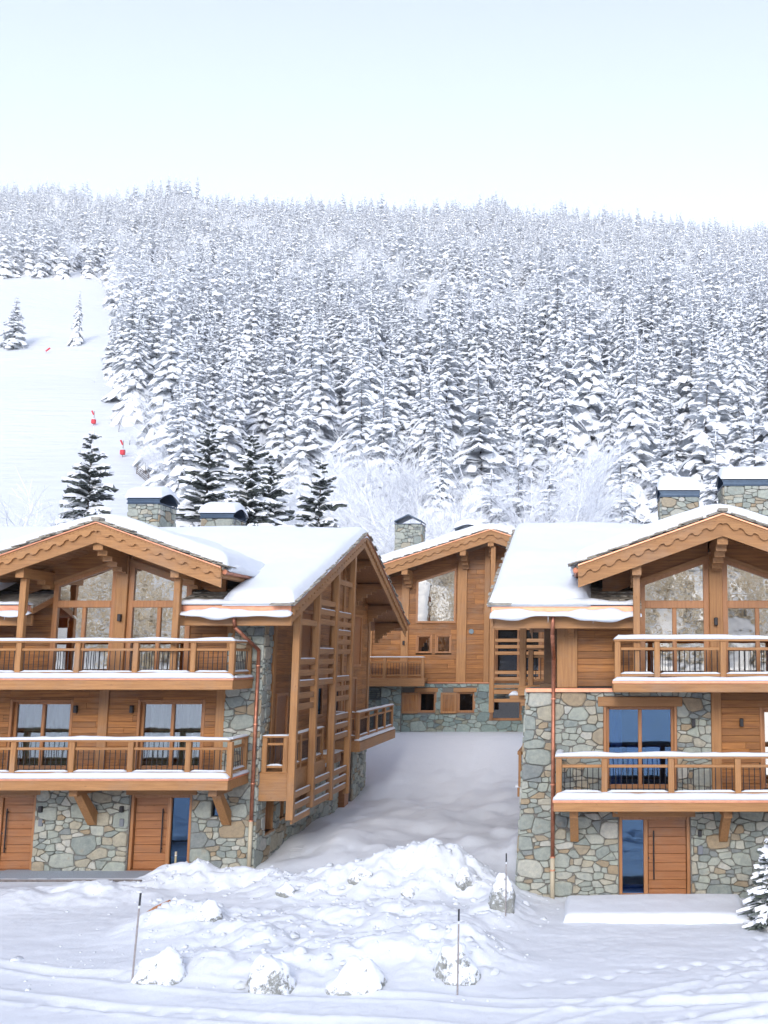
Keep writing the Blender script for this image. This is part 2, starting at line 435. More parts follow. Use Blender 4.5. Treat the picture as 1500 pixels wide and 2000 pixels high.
xs = np.arange(-20.5, 9.5, .055); ys = np.arange(14.0, 31.0, .055)
X, Y = np.meshgrid(xs, ys); tag(grid_mesh('snow_ground', X, Y, gh(X, Y), 'snow_ground'), kind='structure')
xs2 = np.arange(-24, 14.01, .16); ys2 = np.arange(30.9, 62.01, .16)
X, Y = np.meshgrid(xs2, ys2); tag(grid_mesh('snow_path', X, Y, gh(X, Y), 'snow'), kind='structure')
xs3 = np.concatenate([np.arange(-1500, -300, 40), np.arange(-300, -40, 8), np.arange(-40, 40, 2), np.arange(40, 300, 8), np.arange(300, 1201, 40)])
ys3 = np.concatenate([np.arange(-900, -20, 20), np.arange(-20, 70, 2), np.arange(70, 300, 5), np.arange(300, 1500, 20)])
X, Y = np.meshgrid(xs3, ys3); cx = (X[:-1, :-1] + X[1:, 1:]) / 2; cy = (Y[:-1, :-1] + Y[1:, 1:]) / 2
keep = ~(((cx > -20) & (cx < 9) & (cy > 15) & (cy < 31)) | ((cx > -23) & (cx < 13) & (cy > 31) & (cy < 61)))
Z = gh(X, Y)
inside = ((X > -20.4) & (X < 9.4) & (Y > 14.1) & (Y < 31)) | ((X > -23.9) & (X < 13.9) & (Y >= 31) & (Y < 61.9))
Z = np.where(inside, Z - .12, Z)
tag(grid_mesh('mountain_terrain', X, Y, Z, 'slope_snow', keep), kind='structure')

# ------------------------------------------------------------------ building helpers
def clip_poly(P, nx, ny, d):
    """keep nx*x+ny*y <= d"""
    O = []
    n = len(P)
    for i in range(n):
        a = P[i]; b = P[(i + 1) % n]; da = nx * a[0] + ny * a[1] - d; db = nx * b[0] + ny * b[1] - d
        if da <= 0: O.append(a)
        if da * db < 0:
            t = da / (da - db); O.append((a[0] + (b[0] - a[0]) * t, a[1] + (b[1] - a[1]) * t))
    return O
def area(P): return .5 * sum(P[i][0] * P[(i + 1) % len(P)][1] - P[(i + 1) % len(P)][0] * P[i][1] for i in range(len(P)))

def stone_cells(a0, a1, b0, b1, openings, size, rnd, gap=.004):
    asp = 1.45; W_ = a1 - a0; H_ = b1 - b0
    pts = []; tries = 0
    target = int(W_ * H_ / (size * size * .52))
    while len(pts) < target and tries < target * 40:
        tries += 1
        big = rnd.random() < .40
        r = size * (rnd.uniform(.62, .95) if big else rnd.uniform(.16, .40))
        p = (a0 + rnd.random() * W_, b0 + rnd.random() * H_)
        ok = True
        for q in pts:
            if ((p[0] - q[0]) / asp) ** 2 + (p[1] - q[1]) ** 2 < ((r + q[2]) * .60) ** 2: ok = False; break
        if ok: pts.append((*p, r))
    cells = []
    for i, p in enumerate(pts):
        P = [(a0, b0), (a1, b0), (a1, b1), (a0, b1)]
        for j, q in enumerate(pts):
            if i == j: continue
            dx = (q[0] - p[0]); dy = q[1] - p[1]
            if abs(dx) > size * 4 or abs(dy) > size * 3.5: continue
            # power bisector in stretched space
            sx, sy = dx / asp, dy; d2 = sx * sx + sy * sy
            t = .5 + (p[2] ** 2 - q[2] ** 2) * .42 / d2
            t = min(max(t, .12), .88)
            nx, ny = sx / asp, sy; an = math.atan2(ny, nx); q90 = round(an / (math.pi / 2)) * math.pi / 2; an = q90 + (an - q90) * (.42 if abs(an - q90) < .62 else .8); nx, ny = math.cos(an), math.sin(an)
            c = (p[0] + dx * t, p[1] + dy * t)
            P = clip_poly(P, nx, ny, nx * c[0] + ny * c[1] - gap)
            if len(P) < 3: break
        if len(P) < 3: continue
        for (o0, o1, c0, c1) in openings:
            xs_ = [v[0] for v in P]; ys_ = [v[1] for v in P]
            if max(xs_) <= o0 or min(xs_) >= o1 or max(ys_) <= c0 or min(ys_) >= c1: continue
            best = []
            for (nx, ny, d) in ((1, 0, o0), (-1, 0, -o1), (0, 1, c0), (0, -1, -c1)):
                Q = clip_poly(P, nx, ny, d)
                if len(Q) >= 3 and (not best or area(Q) > area(best)): best = Q
            P = best
            if len(P) < 3: break
        if len(P) < 3 or area(P) < .004: continue
        # knock the corners off
        Q = []; n = len(P)
        for k in range(n):
            a, v, b = P[k - 1], P[k], P[(k + 1) % n]
            e = rnd.uniform(.08, .24)
            Q.append((v[0] + (a[0] - v[0]) * e, v[1] + (a[1] - v[1]) * e)); Q.append((v[0] + (b[0] - v[0]) * e, v[1] + (b[1] - v[1]) * e))
        cells.append(Q)
    return cells
def stone_geo(P, fmap, rnd):
    n = len(P); cx = sum(p[0] for p in P) / n; cy = sum(p[1] for p in P) / n
    d = rnd.uniform(.025, .065); ta, tb = rnd.uniform(-.03, .03), rnd.uniform(-.03, .03)
    V = [fmap(p[0], p[1], -.012) for p in P]
    for sc, dd in ((.97, .7), (.86, 1.0)):
        for p in P:
            x, y = cx + (p[0] - cx) * sc, cy + (p[1] - cy) * sc
            V.append(fmap(x, y, d * dd + ta * (x - cx) + tb * (y - cy)))
    F = []
    for r in range(2):
        for i in range(n): j = (i + 1) % n; F.append([r * n + i, r * n + j, (r + 1) * n + j, (r + 1) * n + i])
    F.append([2 * n + i for i in range(n)])
    return V, F
class Masonry:
    """collects the stones of one house; the largest 300 become parts, the others one joined part"""
    def __init__(s, mat, seed): s.st = []; s.mat = mat; s.rnd = random.Random(seed)
    def wall(s, a0, a1, b0, b1, openings, fmap, flip, size=.33, weight=1.0, shape=None):
        for P in stone_cells(a0, a1, b0, b1, openings, size, s.rnd):
            if shape: P = [shape(*p) for p in P]
            V, F = stone_geo(P, fmap, s.rnd)
            if flip: F = [f[::-1] for f in F]
            s.st.append((abs(area(P)) * weight, V, F))
    def build(s, root):
        s.st.sort(key=lambda t: -t[0])
        for _, V, F in s.st[:300]: MB().add(V, F).build('stone', s.mat, root)
        if len(s.st) > 300:
            m = MB()
            for _, V, F in s.st[300:]: m.add(V, F)
            o = m.build('small_stones', s.mat + '_many', root); o['kind'] = 'stuff'

def rect_minus(a0, a1, b0, b1, ops):
    """split a rectangle with openings into rectangles"""
    cs = sorted({a0, a1} | {v for o in ops for v in o[:2] if a0 < v < a1}); out_ = []
    for i in range(len(cs) - 1):
        m = (cs[i] + cs[i + 1]) / 2; lo = b0
        for o in sorted([o for o in ops if o[0] < m < o[1]], key=lambda o: o[2]):
            if o[2] > lo: out_.append((cs[i], cs[i + 1], lo, min(o[2], b1)))
            lo = max(lo, o[3])
        if lo < b1: out_.append((cs[i], cs[i + 1], lo, b1))
    return out_
def wall_front(name, x0, x1, z0, z1, y0, y1, ops, mat, root):
    m = MB()
    for (a, b, c, d) in rect_minus(x0, x1, z0, z1, ops): m.box(a, b, y0, y1, c, d, c=.0005)
    return m.build(name, mat, root)
def wall_side(name, y0, y1, z0, z1, x0, x1, ops, mat, root):
    m = MB()
    for (a, b, c, d) in rect_minus(y0, y1, z0, z1, ops): m.box(x0, x1, a, b, c, d, c=.0005)
    return m.build(name, mat, root)
def planks(root, a0, a1, b0, b1, ops, axis, pos, outward, rnd, h=.17, th=.026, top=None):
    """horizontal cladding boards, each an object; axis x: wall faces -y at y=pos; axis y: wall faces outward*x at x=pos"""
    z = b0
    while z < b1 - .02:
        z1 = min(z + h * rnd.uniform(.92, 1.08), b1); a = a0 - rnd.uniform(0, 1.5)
        while a < a1:
            e = a + rnd.uniform(1.6, 4.2); lo = max(a, a0); hi = min(e, a1)
            if hi - lo > .05:
                segs = [(lo, hi)]
                for (o0, o1, c0, c1) in ops:
                    if c1 <= z + .03 or c0 >= z1 - .03: continue
                    ns = []
                    for (p, q) in segs:
                        if q <= o0 or p >= o1: ns.append((p, q)); continue
                        if p < o0: ns.append((p, o0))
                        if q > o1: ns.append((o1, q))
                        for (za, zb) in ((z, min(c0, z1)), (max(c1, z), z1)):
                            pa, qa = max(p, o0), min(q, o1)
                            if zb - za > .02 and qa - pa > .03:
                                if axis == 'x': box('plank', pa, qa, pos - th, pos + .01, za + .002, zb - .002, 'clad_x', root, .005)
                                else: box('plank', pos - .01 * outward, pos + th * outward, pa, qa, za + .002, zb - .002, 'clad_y', root, .005)
                    segs = ns
                for (p, q) in segs:
                    if top is not None:
                        # trim under a sloping line: keep the part of the board below it
                        zz = z1
                        pp = [p + (q - p) * t / 16 for t in range(17)]
                        okp = [t for t in pp if top(t) > zz - .02]
                        if len(okp) < 2: continue
                        p, q = okp[0], okp[-1]
                    if q - p < .04: continue
                    t = th + rnd.uniform(-.004, .004)
                    if axis == 'x': box('plank', p + .0015, q - .0015, pos - t, pos + .01, z + .003, z1 - .003, 'clad_x', root, .005)
                    else: box('plank', pos - .01 * outward, pos + t * outward, p + .0015, q - .0015, z + .003, z1 - .003, 'clad_y', root, .005)
            a = e
        z = z1

def snow_strip(name, p0, p1, wdt, hgt, parent, seed=0, wave=.25, over=0.0, mat='snow', flen=1.2):
    """a soft ridge of snow lying along a rail or ledge; over > 0 lets it sag over the near edge"""
    p0 = Vector(p0); p1 = Vector(p1); L = (p1 - p0).length; n = max(4, int(L / .10)); d = (p1 - p0).normalized()
    side = d.cross(Vector((0, 0, 1))).normalized()
    if side.y > 0 or (abs(side.y) < .01 and side.x < 0): side = -side
    K = 9; V = []; F = []
    ts = np.linspace(0, 1, n + 1); no = vn(ts * L * flen + seed * 3.7, ts * 0 + seed * 1.3, seed) * 2; n2 = vn(ts * L * 4 + seed, ts * 0, seed + 3) * 2
    for i, t in enumerate(ts):
        e = min(t, 1 - t) * L; k = math.sqrt(max(0, min(1, e / (hgt * .8 + .02)))) if hgt > 0 else 1
        hh = hgt * (1 + wave * no[i] + wave * .35 * n2[i]) * (.25 + .75 * k); ov = over * (1 + 1.1 * no[i]) if over else 0
        for j in range(K):
            a = math.pi * j / (K - 1); s = math.cos(a); r = math.sin(a) ** .6
            q = p0 + d * (t * L) + side * (wdt / 2 * s * (1 + .06 * n2[i])) + Vector((0, 0, hh * r))
            if over and s > .3: q = q + Vector((0, 0, -max(0, ov) * (s - .3) / .7)) + side * (.03 * (s - .3))
            V.append(q)
    for i in range(n):
        for j in range(K - 1):
            a = i * K + j; F.append([a, a + 1, a + K + 1, a + K])
        F.append([i * K + K - 1, i * K, (i + 1) * K, (i + 1) * K + K - 1])
    F.append(list(range(K))[::-1]); F.append([n * K + j for j in range(K)])
    m = MB().add(V, F); return m.build(name, mat, parent, True)

ROD = {}
def baluster(x, y, z0, z1, parent):
    k = round(z1 - z0, 2)
    if k not in ROD:
        o = MB().rod((0, 0, 0), (0, 0, z1 - z0), .011, n=5).build('baluster', 'iron', parent); ROD[k] = o.data
    else:
        o = link('baluster', ROD[k], parent)
    o.location = (x, y, z0); return o
def railing(part, axis, c, a0, a1, z, posts, snow=True, deep=.12, h=1.0, seed=1):
    """axis x: runs along x at y=c; axis y: runs along y at x=c. Posts at given positions."""
    def B(name, p, q, w0, w1, z0, z1):
        mm = 'beam_' + axis
        if axis == 'x': return box(name, p, q, c + w0, c + w1, z0, z1, mm, part)
        return box(name, c + w0, c + w1, p, q, z0, z1, mm, part)
    B('top_rail', a0, a1, -.085, .085, z + h - .05, z + h)
    ps = sorted(posts)
    for p in ps:
        if axis == 'x': box('post', p - .07, p + .07, c - .07, c + .07, z - .02, z + h - .051, 'beam_z', part)
        else: box('post', c - .07, c + .07, p - .07, p + .07, z - .02, z + h - .051, 'beam_z', part)
    ends = [a0] + ps + [a1]
    for i in range(len(ends) - 1):
        p, q = ends[i] + .071, ends[i + 1] - .071
        if i == 0: p = ends[0]
        if i == len(ends) - 2: q = ends[-1]
        if q - p < .15: continue
        B('middle_rail', p, q, -.03, .03, z + h - .265, z + h - .195)
        B('bottom_rail', p, q, -.04, .04, z + .10, z + .165)
        n = max(1, round((q - p) / .135))
        for k in range(n):
            t = p + (q - p) * (k + .5) / n + R.uniform(-.004, .004)
            if axis == 'x': baluster(t, c, z + .16, z + h - .26, part)
            else: baluster(c, t, z + .16, z + h - .26, part)
        if snow:
            if axis == 'x': snow_strip('rail_snow', (p, c, z + .165), (q, c, z + .165), .10, .045, part, seed + i)
            else: snow_strip('rail_snow', (c, p, z + .165), (c, q, z + .165), .10, .04, part, seed + i)
    if snow:
        if axis == 'x': snow_strip('rail_snow', (a0 + .01, c, z + h), (a1 - .01, c, z + h), .19, .085 * deep / .12, part, seed + 20, .3)
        else: snow_strip('rail_snow', (c, a0 + .01, z + h), (c, a1 - .01, z + h), .18, .05, part, seed + 20, .3)

def window(root, x0, x1, z0, z1, y, mull=1, fr=.085, curtain=(), glassm='glass', depth=.10, recess=.10, name='window', transom=None, shutter=False):
    """framed window in a wall facing -y; the frame sits `recess` behind y"""
    m = MB(); f0 = y + recess; f1 = f0 + depth
    m.box(x0, x0 + fr, f0, f1, z0, z1); m.box(x1 - fr, x1, f0, f1, z0, z1)
    m.box(x0 + fr, x1 - fr, f0 + .002, f1, z1 - fr, z1); m.box(x0 + fr, x1 - fr, f0 + .002, f1, z0, z0 + fr * 1.3)
    edges = [x0 + fr]
    for k in range(mull):
        c = x0 + (x1 - x0) * (k + 1) / (mull + 1); m.box(c - fr * .55, c + fr * .55, f0 - .01, f1, z0 + fr, z1 - fr); edges += [c - fr * .55, c + fr * .55]
    edges.append(x1 - fr)
    # outer casing
    m.box(x0 - .06, x0 + .012, y - .035, f0 + .01, z0, z1 + .05); m.box(x1 - .012, x1 + .06, y - .035, f0 + .01, z0, z1 + .05); m.box(x0 + .012, x1 - .012, y - .032, f0 + .01, z1 - .012, z1 + .048)
    o = m.build(name, 'frame', root)
    for i in range(0, len(edges), 2):
        box('pane', edges[i], edges[i + 1], f0 + .05, f0 + .062, z0 + fr * 1.3, z1 - fr, glassm, o, .001)
    for (c0, c1) in curtain: curtain_obj(o, c0, c1, f0 + .25, z0 + .04, z1 - .03)
    return o
def curtain_obj(par, x0, x1, y, z0, z1):
    n = max(8, int((x1 - x0) / .03)); V = []; F = []
    for i in range(n + 1):
        x = x0 + (x1 - x0) * i / n; yy = y + .035 * math.sin(i * 1.15) + .012 * math.sin(i * 2.9)
        V += [(x, yy, z0), (x + .01 * math.sin(i), yy, z1)]
    for i in range(n): F.append([2 * i, 2 * i + 2, 2 * i + 3, 2 * i + 1])
    return MB().add(V, F).build('curtain', 'curtain', par, True)

def scallop(p0, p1, drop, amp, per):
    """points of a scalloped lower edge from p0 to p1 (u,z pairs)"""
    L = math.hypot(p1[0] - p0[0], p1[1] - p0[1]); n = max(1, round(L / per)); P = []
    for i in range(n):
        for k in range(12):
            t = (i + k / 12) / n; ph = k / 12
            b = -amp * 1.5 * math.sqrt(max(0, 1 - ((ph - .25) / .25) ** 2)) if ph <= .5 else amp * .75 * math.sin(math.pi * (ph - .5) / .5)
            P.append((p0[0] + (p1[0] - p0[0]) * t, p0[1] + (p1[1] - p0[1]) * t - drop - b))
    P.append((p1[0], p1[1] - drop)); return P
def gable_boards(root, uA, zA, uB, zB, fmap, th, h1=.27, h2=.54, per=.37, copper=True):
    """bargeboard pair for one roof slope, apex A to eave B; fmap(u, z, d) with d outward"""
    low = scallop((uA, zA), (uB, zB), h1, .042, per)
    P = [(uA, zA - .02), (uB, zB - .02)] + low[::-1]
    dv = Vector(fmap(0, 0, -th)) - Vector(fmap(0, 0, 0))
    ax = 'beam_x' if abs(dv.y) > .001 else 'beam_y'
    MB().poly([fmap(u, z, .075) for u, z in P], dv * 1.3).build('scalloped_bargeboard', ax, root)
    P = [(uA, zA - .03), (uB, zB - .03), (uB, zB - h2), (uA, zA - h2)]
    MB().poly([fmap(u, z, .008) for u, z in P], dv).build('bargeboard', ax, root)
    L = math.hypot(uB - uA, zB - zA); n = int(L / .11); m = MB()
    if copper:
        for i in range(n):
            t0, t1 = (i + .25) / n, (i + .75) / n
            q = [(uA + (uB - uA) * t, zA + (zB - zA) * t - dz) for t, dz in ((t0, .055), (t1, .055), (t1, .085), (t0, .085))]
            m.poly([fmap(u, z, .09) for u, z in q], dv * .5)
        o = m.build('dentil_moulding', ax, root); o['kind'] = 'stuff'
    P = [(uA, zA + .012), (uB, zB + .012), (uB, zB - .022), (uA, zA - .022)]
    MB().poly([fmap(u, z, .11) for u, z in P], dv * 2.0).build('verge_flashing', 'copper' if copper else 'copper_old', root)
def verge_slates(root, uA, zA, uB, zB, fmap, rnd, depth=.5, layers=2, step=.30):
    L = math.hypot(uB - uA, zB - zA); n = int(L / step); ang = math.atan2(zB - zA, uB - uA)
    for i in range(n):
        for l in range(layers):
            t = (i + rnd.uniform(-.25, .25) + l * .5) / n
            if t > 1.01: continue
            u = uA + (uB - uA) * t; z = zA + (zB - zA) * t + .030 + l * .034 + rnd.uniform(-.006, .006)
            ln = rnd.uniform(.26, .44); th = rnd.uniform(.018, .034); d = rnd.uniform(.05, .15); a2 = ang + rnd.uniform(.03, .09) * (1 if uB > uA else -1)
            ca, sa = math.cos(a2), math.sin(a2)
            q = [(u + ca * a - sa * b, z + sa * a + ca * b) for a, b in ((0, 0), (ln, rnd.uniform(-.006, .006)), (ln, th), (0, th))]
            if ca < 0: q = [(u + ca * a + sa * b, z + sa * a - ca * b) for a, b in ((0, 0), (ln, 0), (ln, th), (0, th))]
            dv = Vector(fmap(0, 0, -depth)) - Vector(fmap(0, 0, 0))
            MB().poly([fmap(a, b, d) for a, b in q], dv).build('slate', 'slate', root)
def roof_snow(name, x0, x1, y0, y1, zf, T, parent, cut=None, r=.45, step=.11, seed=0, free=(True,) * 4, sag=.0):
    xs_ = np.arange(x0, x1 + step * .5, step); ys_ = np.arange(y0, y1 + step * .5, step)
    xs_ = np.linspace(x0, x1, len(xs_)); ys_ = np.linspace(y0, y1, len(ys_))
    X, Y = np.meshgrid(xs_, ys_)
    wob = .12 * fbm(X * .9 + seed, Y * .9, seed + 70, 3)
    big = 1e3
    d = np.minimum(np.minimum(X - x0 if free[0] else big + 0 * X, x1 - X if free[1] else big + 0 * X), np.minimum(Y - y0 if free[2] else big + 0 * X, y1 - Y if free[3] else big + 0 * X))
    if cut is not None:
        cx0, cx1, cy0, cy1 = cut
        dx = np.maximum(np.maximum(cx0 - X, X - cx1), 0); dy = np.maximum(np.maximum(cy0 - Y, Y - cy1), 0)
        d = np.minimum(d, np.hypot(dx, dy))
    t = np.clip(d / (r * (1 + wob)), 0, 1)
    th = T * (1 - (1 - t) ** 2.6) ** (1 / 2.2) * (1 + .22 * fbm(X * .45, Y * .45, seed + 80, 3)) + .012 * fbm(X * 3, Y * 3, seed + 90, 2) * t
    Z = zf(X, Y) + .03 + th
    K = None
    if cut is not None:
        ccx = (X[:-1, :-1] + X[1:, 1:]) / 2; ccy = (Y[:-1, :-1] + Y[1:, 1:]) / 2
        K = ~((ccx > cx0) & (ccx < cx1) & (ccy > cy0) & (ccy < cy1))
    return grid_mesh(name, X, Y, Z, 'roof_snow', K, parent)
def sabs(v, k=.35): return np.sqrt(v * v + k * k) - k * .55

def chimney(root, x0, x1, y0, y1, z0, z1, along, seed, snow=.45, mas=None, hood_h=.42, snowy=True):
    """stone stack with a folded metal hood on legs; along = axis of the hood ridge"""
    c = box('chimney', x0, x1, y0, y1, z0, z1, 'mortar', root, .02)
    rnd = random.Random(seed)
    for (a0, a1, fm, fl) in ((x0, x1, lambda a, b, d: (a, y0 - d, b), False), (y0, y1, lambda a, b, d: (x1 + d, a, b), False), (y0, y1, lambda a, b, d: (x0 - d, a, b), True)):
        for P in stone_cells(a0, a1, z0, z1, [], .30, rnd):
            V, F = stone_geo(P, fm, rnd); MB().add(V, [f[::-1] for f in F] if fl else F).build('stone', 'stone', c)
    o = .06; hx0, hx1, hy0, hy1 = x0 - o, x1 + o, y0 - o, y1 + o; zb = z1 + .14
    m = MB()
    m.box(hx0, hx1, hy0, hy1, z1 + .005, z1 + .05)
    for px in (hx0 + .04, hx1 - .04):
        for py in (hy0 + .04, hy1 - .04): m.rod((px, py, z1 + .05), (px, py, zb + .06), .022, n=6)
    if along == 'x':
        ym = (hy0 + hy1) / 2
        for (ya, yb) in ((hy0, ym), (hy1, ym)):
            m.poly([(hx0, ya, zb), (hx0, yb, zb + hood_h), (hx0, yb, zb + hood_h + .05), (hx0, ya, zb + .05)], (hx1 - hx0, 0, 0))
        m.box(hx0 + .03, hx1 - .03, hy0 + .02, hy0 + .045, z1 + .05, zb + .12)
    else:
        xm = (hx0 + hx1) / 2
        for (xa, xb) in ((hx0, xm), (hx1, xm)):
            m.poly([(xa, hy0, zb), (xb, hy0, zb + hood_h), (xb, hy0, zb + hood_h + .06), (xa, hy0, zb + .06)], (0, hy1 - hy0, 0))
    h = m.build('chimney_hood', 'hood', c)
    if snowy:
        if along == 'x':
            ym = (hy0 + hy1) / 2; k = hood_h / ((hy1 - hy0) / 2)
            f = lambda X, Y: zb + .05 + hood_h - k * np.abs(Y - ym)
            f2 = lambda X, Y: zb + .03 + hood_h * .75 - k * .75 * sabs(Y - ym, .3)
        else:
            xm = (hx0 + hx1) / 2; k = hood_h / ((hx1 - hx0) / 2)
            f2 = lambda X, Y: zb + .03 + hood_h * .75 - k * .75 * sabs(X - xm, .3)
        roof_snow('hood_snow', hx0 - .06, hx1 + .06, hy0 - .06, hy1 + .06, f2, snow * .78, c, None, .28, .07, seed)
    return c

def stepped_beam(name, root, axis, c, wdt, a0, a1, zt, steps, mat):
    """a purlin running from its free end a0 to the wall a1 with corbel steps below; steps: list of (fraction, depth)"""
    P = [(a0, zt), (a1, zt)]; L = a1 - a0
    low = [(a1, zt - steps[-1][1])]
    for i in range(len(steps) - 1, -1, -1):
        f, d = steps[i]; low.append((a0 + L * f + .0, zt - d))
        if i > 0: low.append((a0 + L * f, zt - steps[i - 1][1]))
    P += low
    if axis == 'y': pts = [(c - wdt / 2, a, z) for a, z in P]; dv = (wdt, 0, 0)
    else: pts = [(a, c - wdt / 2, z) for a, z in P]; dv = (0, wdt, 0)
    return MB().poly(pts, dv).build(name, mat, root)

def soffit(root, uA, zA, uB, zB, y0, y1, n, off):
    """underside boards running along y below one gable slope"""
    for i in range(n):
        t0, t1 = i / n + .004, (i + 1) / n - .004
        q = [(uA + (uB - uA) * t, y0, zA + (zB - zA) * t - off) for t in (t0, t1)] + [(uA + (uB - uA) * t, y0, zA + (zB - zA) * t - off + .03) for t in (t1, t0)]
        MB().poly(q, (0, y1 - y0, 0)).build('soffit_board', 'soffit', root)

def sconce(root, x, y, z, h=.2):
    return box('wall_lamp', x - .045, x + .045, y - .11, y, z, z + h, 'iron', root, .01)

def door_front(root, x0, x1, z0, z1, y, glass_side, rec=.16):
    """entrance door with a tall glass side light"""
    m = MB(); fr = .085
    m.box(x0, x0 + fr, y + rec - .12, y + rec + .1, z0, z1); m.box(x1 - fr, x1, y + rec - .12, y + rec + .1, z0, z1); m.box(x0 + fr, x1 - fr, y + rec - .118, y + rec + .1, z1 - fr, z1)
    m.box(x0 - .03, x1 + .03, y - .03, y + rec + .1, z0 - .06, z0)
    W_ = x1 - x0; gw = W_ * .30
    if glass_side > 0: g0, g1, l0, l1 = x1 - fr - gw, x1 - fr, x0 + fr, x1 - fr - gw - .11
    else: g0, g1, l0, l1 = x0 + fr, x0 + fr + gw, x0 + fr + gw + .11, x1 - fr
    mx = (l1, g0) if glass_side > 0 else (g1, l0)
    m.box(mx[0], mx[1], y + rec - .06, y + rec + .09, z0, z1 - fr)
    m.box(g0, g1, y + rec - .05, y + rec + .05, z0, z0 + .11)
    d = m.build('entrance_door', 'frame', root)
    n = 9; hgt = z1 - fr - z0
    for i in range(n):
        box('door_board', l0 + .012, l1 - .012, y + rec + .006 * (i % 2), y + rec + .05, z0 + .01 + hgt * i / n + .0015, z0 + .005 + hgt * (i + 1) / n - .0015, 'door', d, .004)
    box('side_light', g0, g1, y + rec + .02, y + rec + .032, z0 + .11, z1 - fr, 'glass_dark', d, .001)
    hx = l1 - .12 if glass_side > 0 else l0 + .14
    hm = MB().rod((hx, y + rec - .07, z0 + .45), (hx, y + rec - .07, z0 + 1.62), .019, n=8)
    for hz in (z0 + .55, z0 + 1.52): hm.rod((hx, y + rec - .07, hz), (hx, y + rec + .01, hz), .013, n=6)
    hm.build('handle', 'iron', d)
    kx = hx + (.13 if glass_side > 0 else -.13)
    MB().rod((kx, y + rec - .02, z0 + .95), (kx, y + rec + .02, z0 + .95), .026, n=10).build('lock', 'metal', d)
    return d

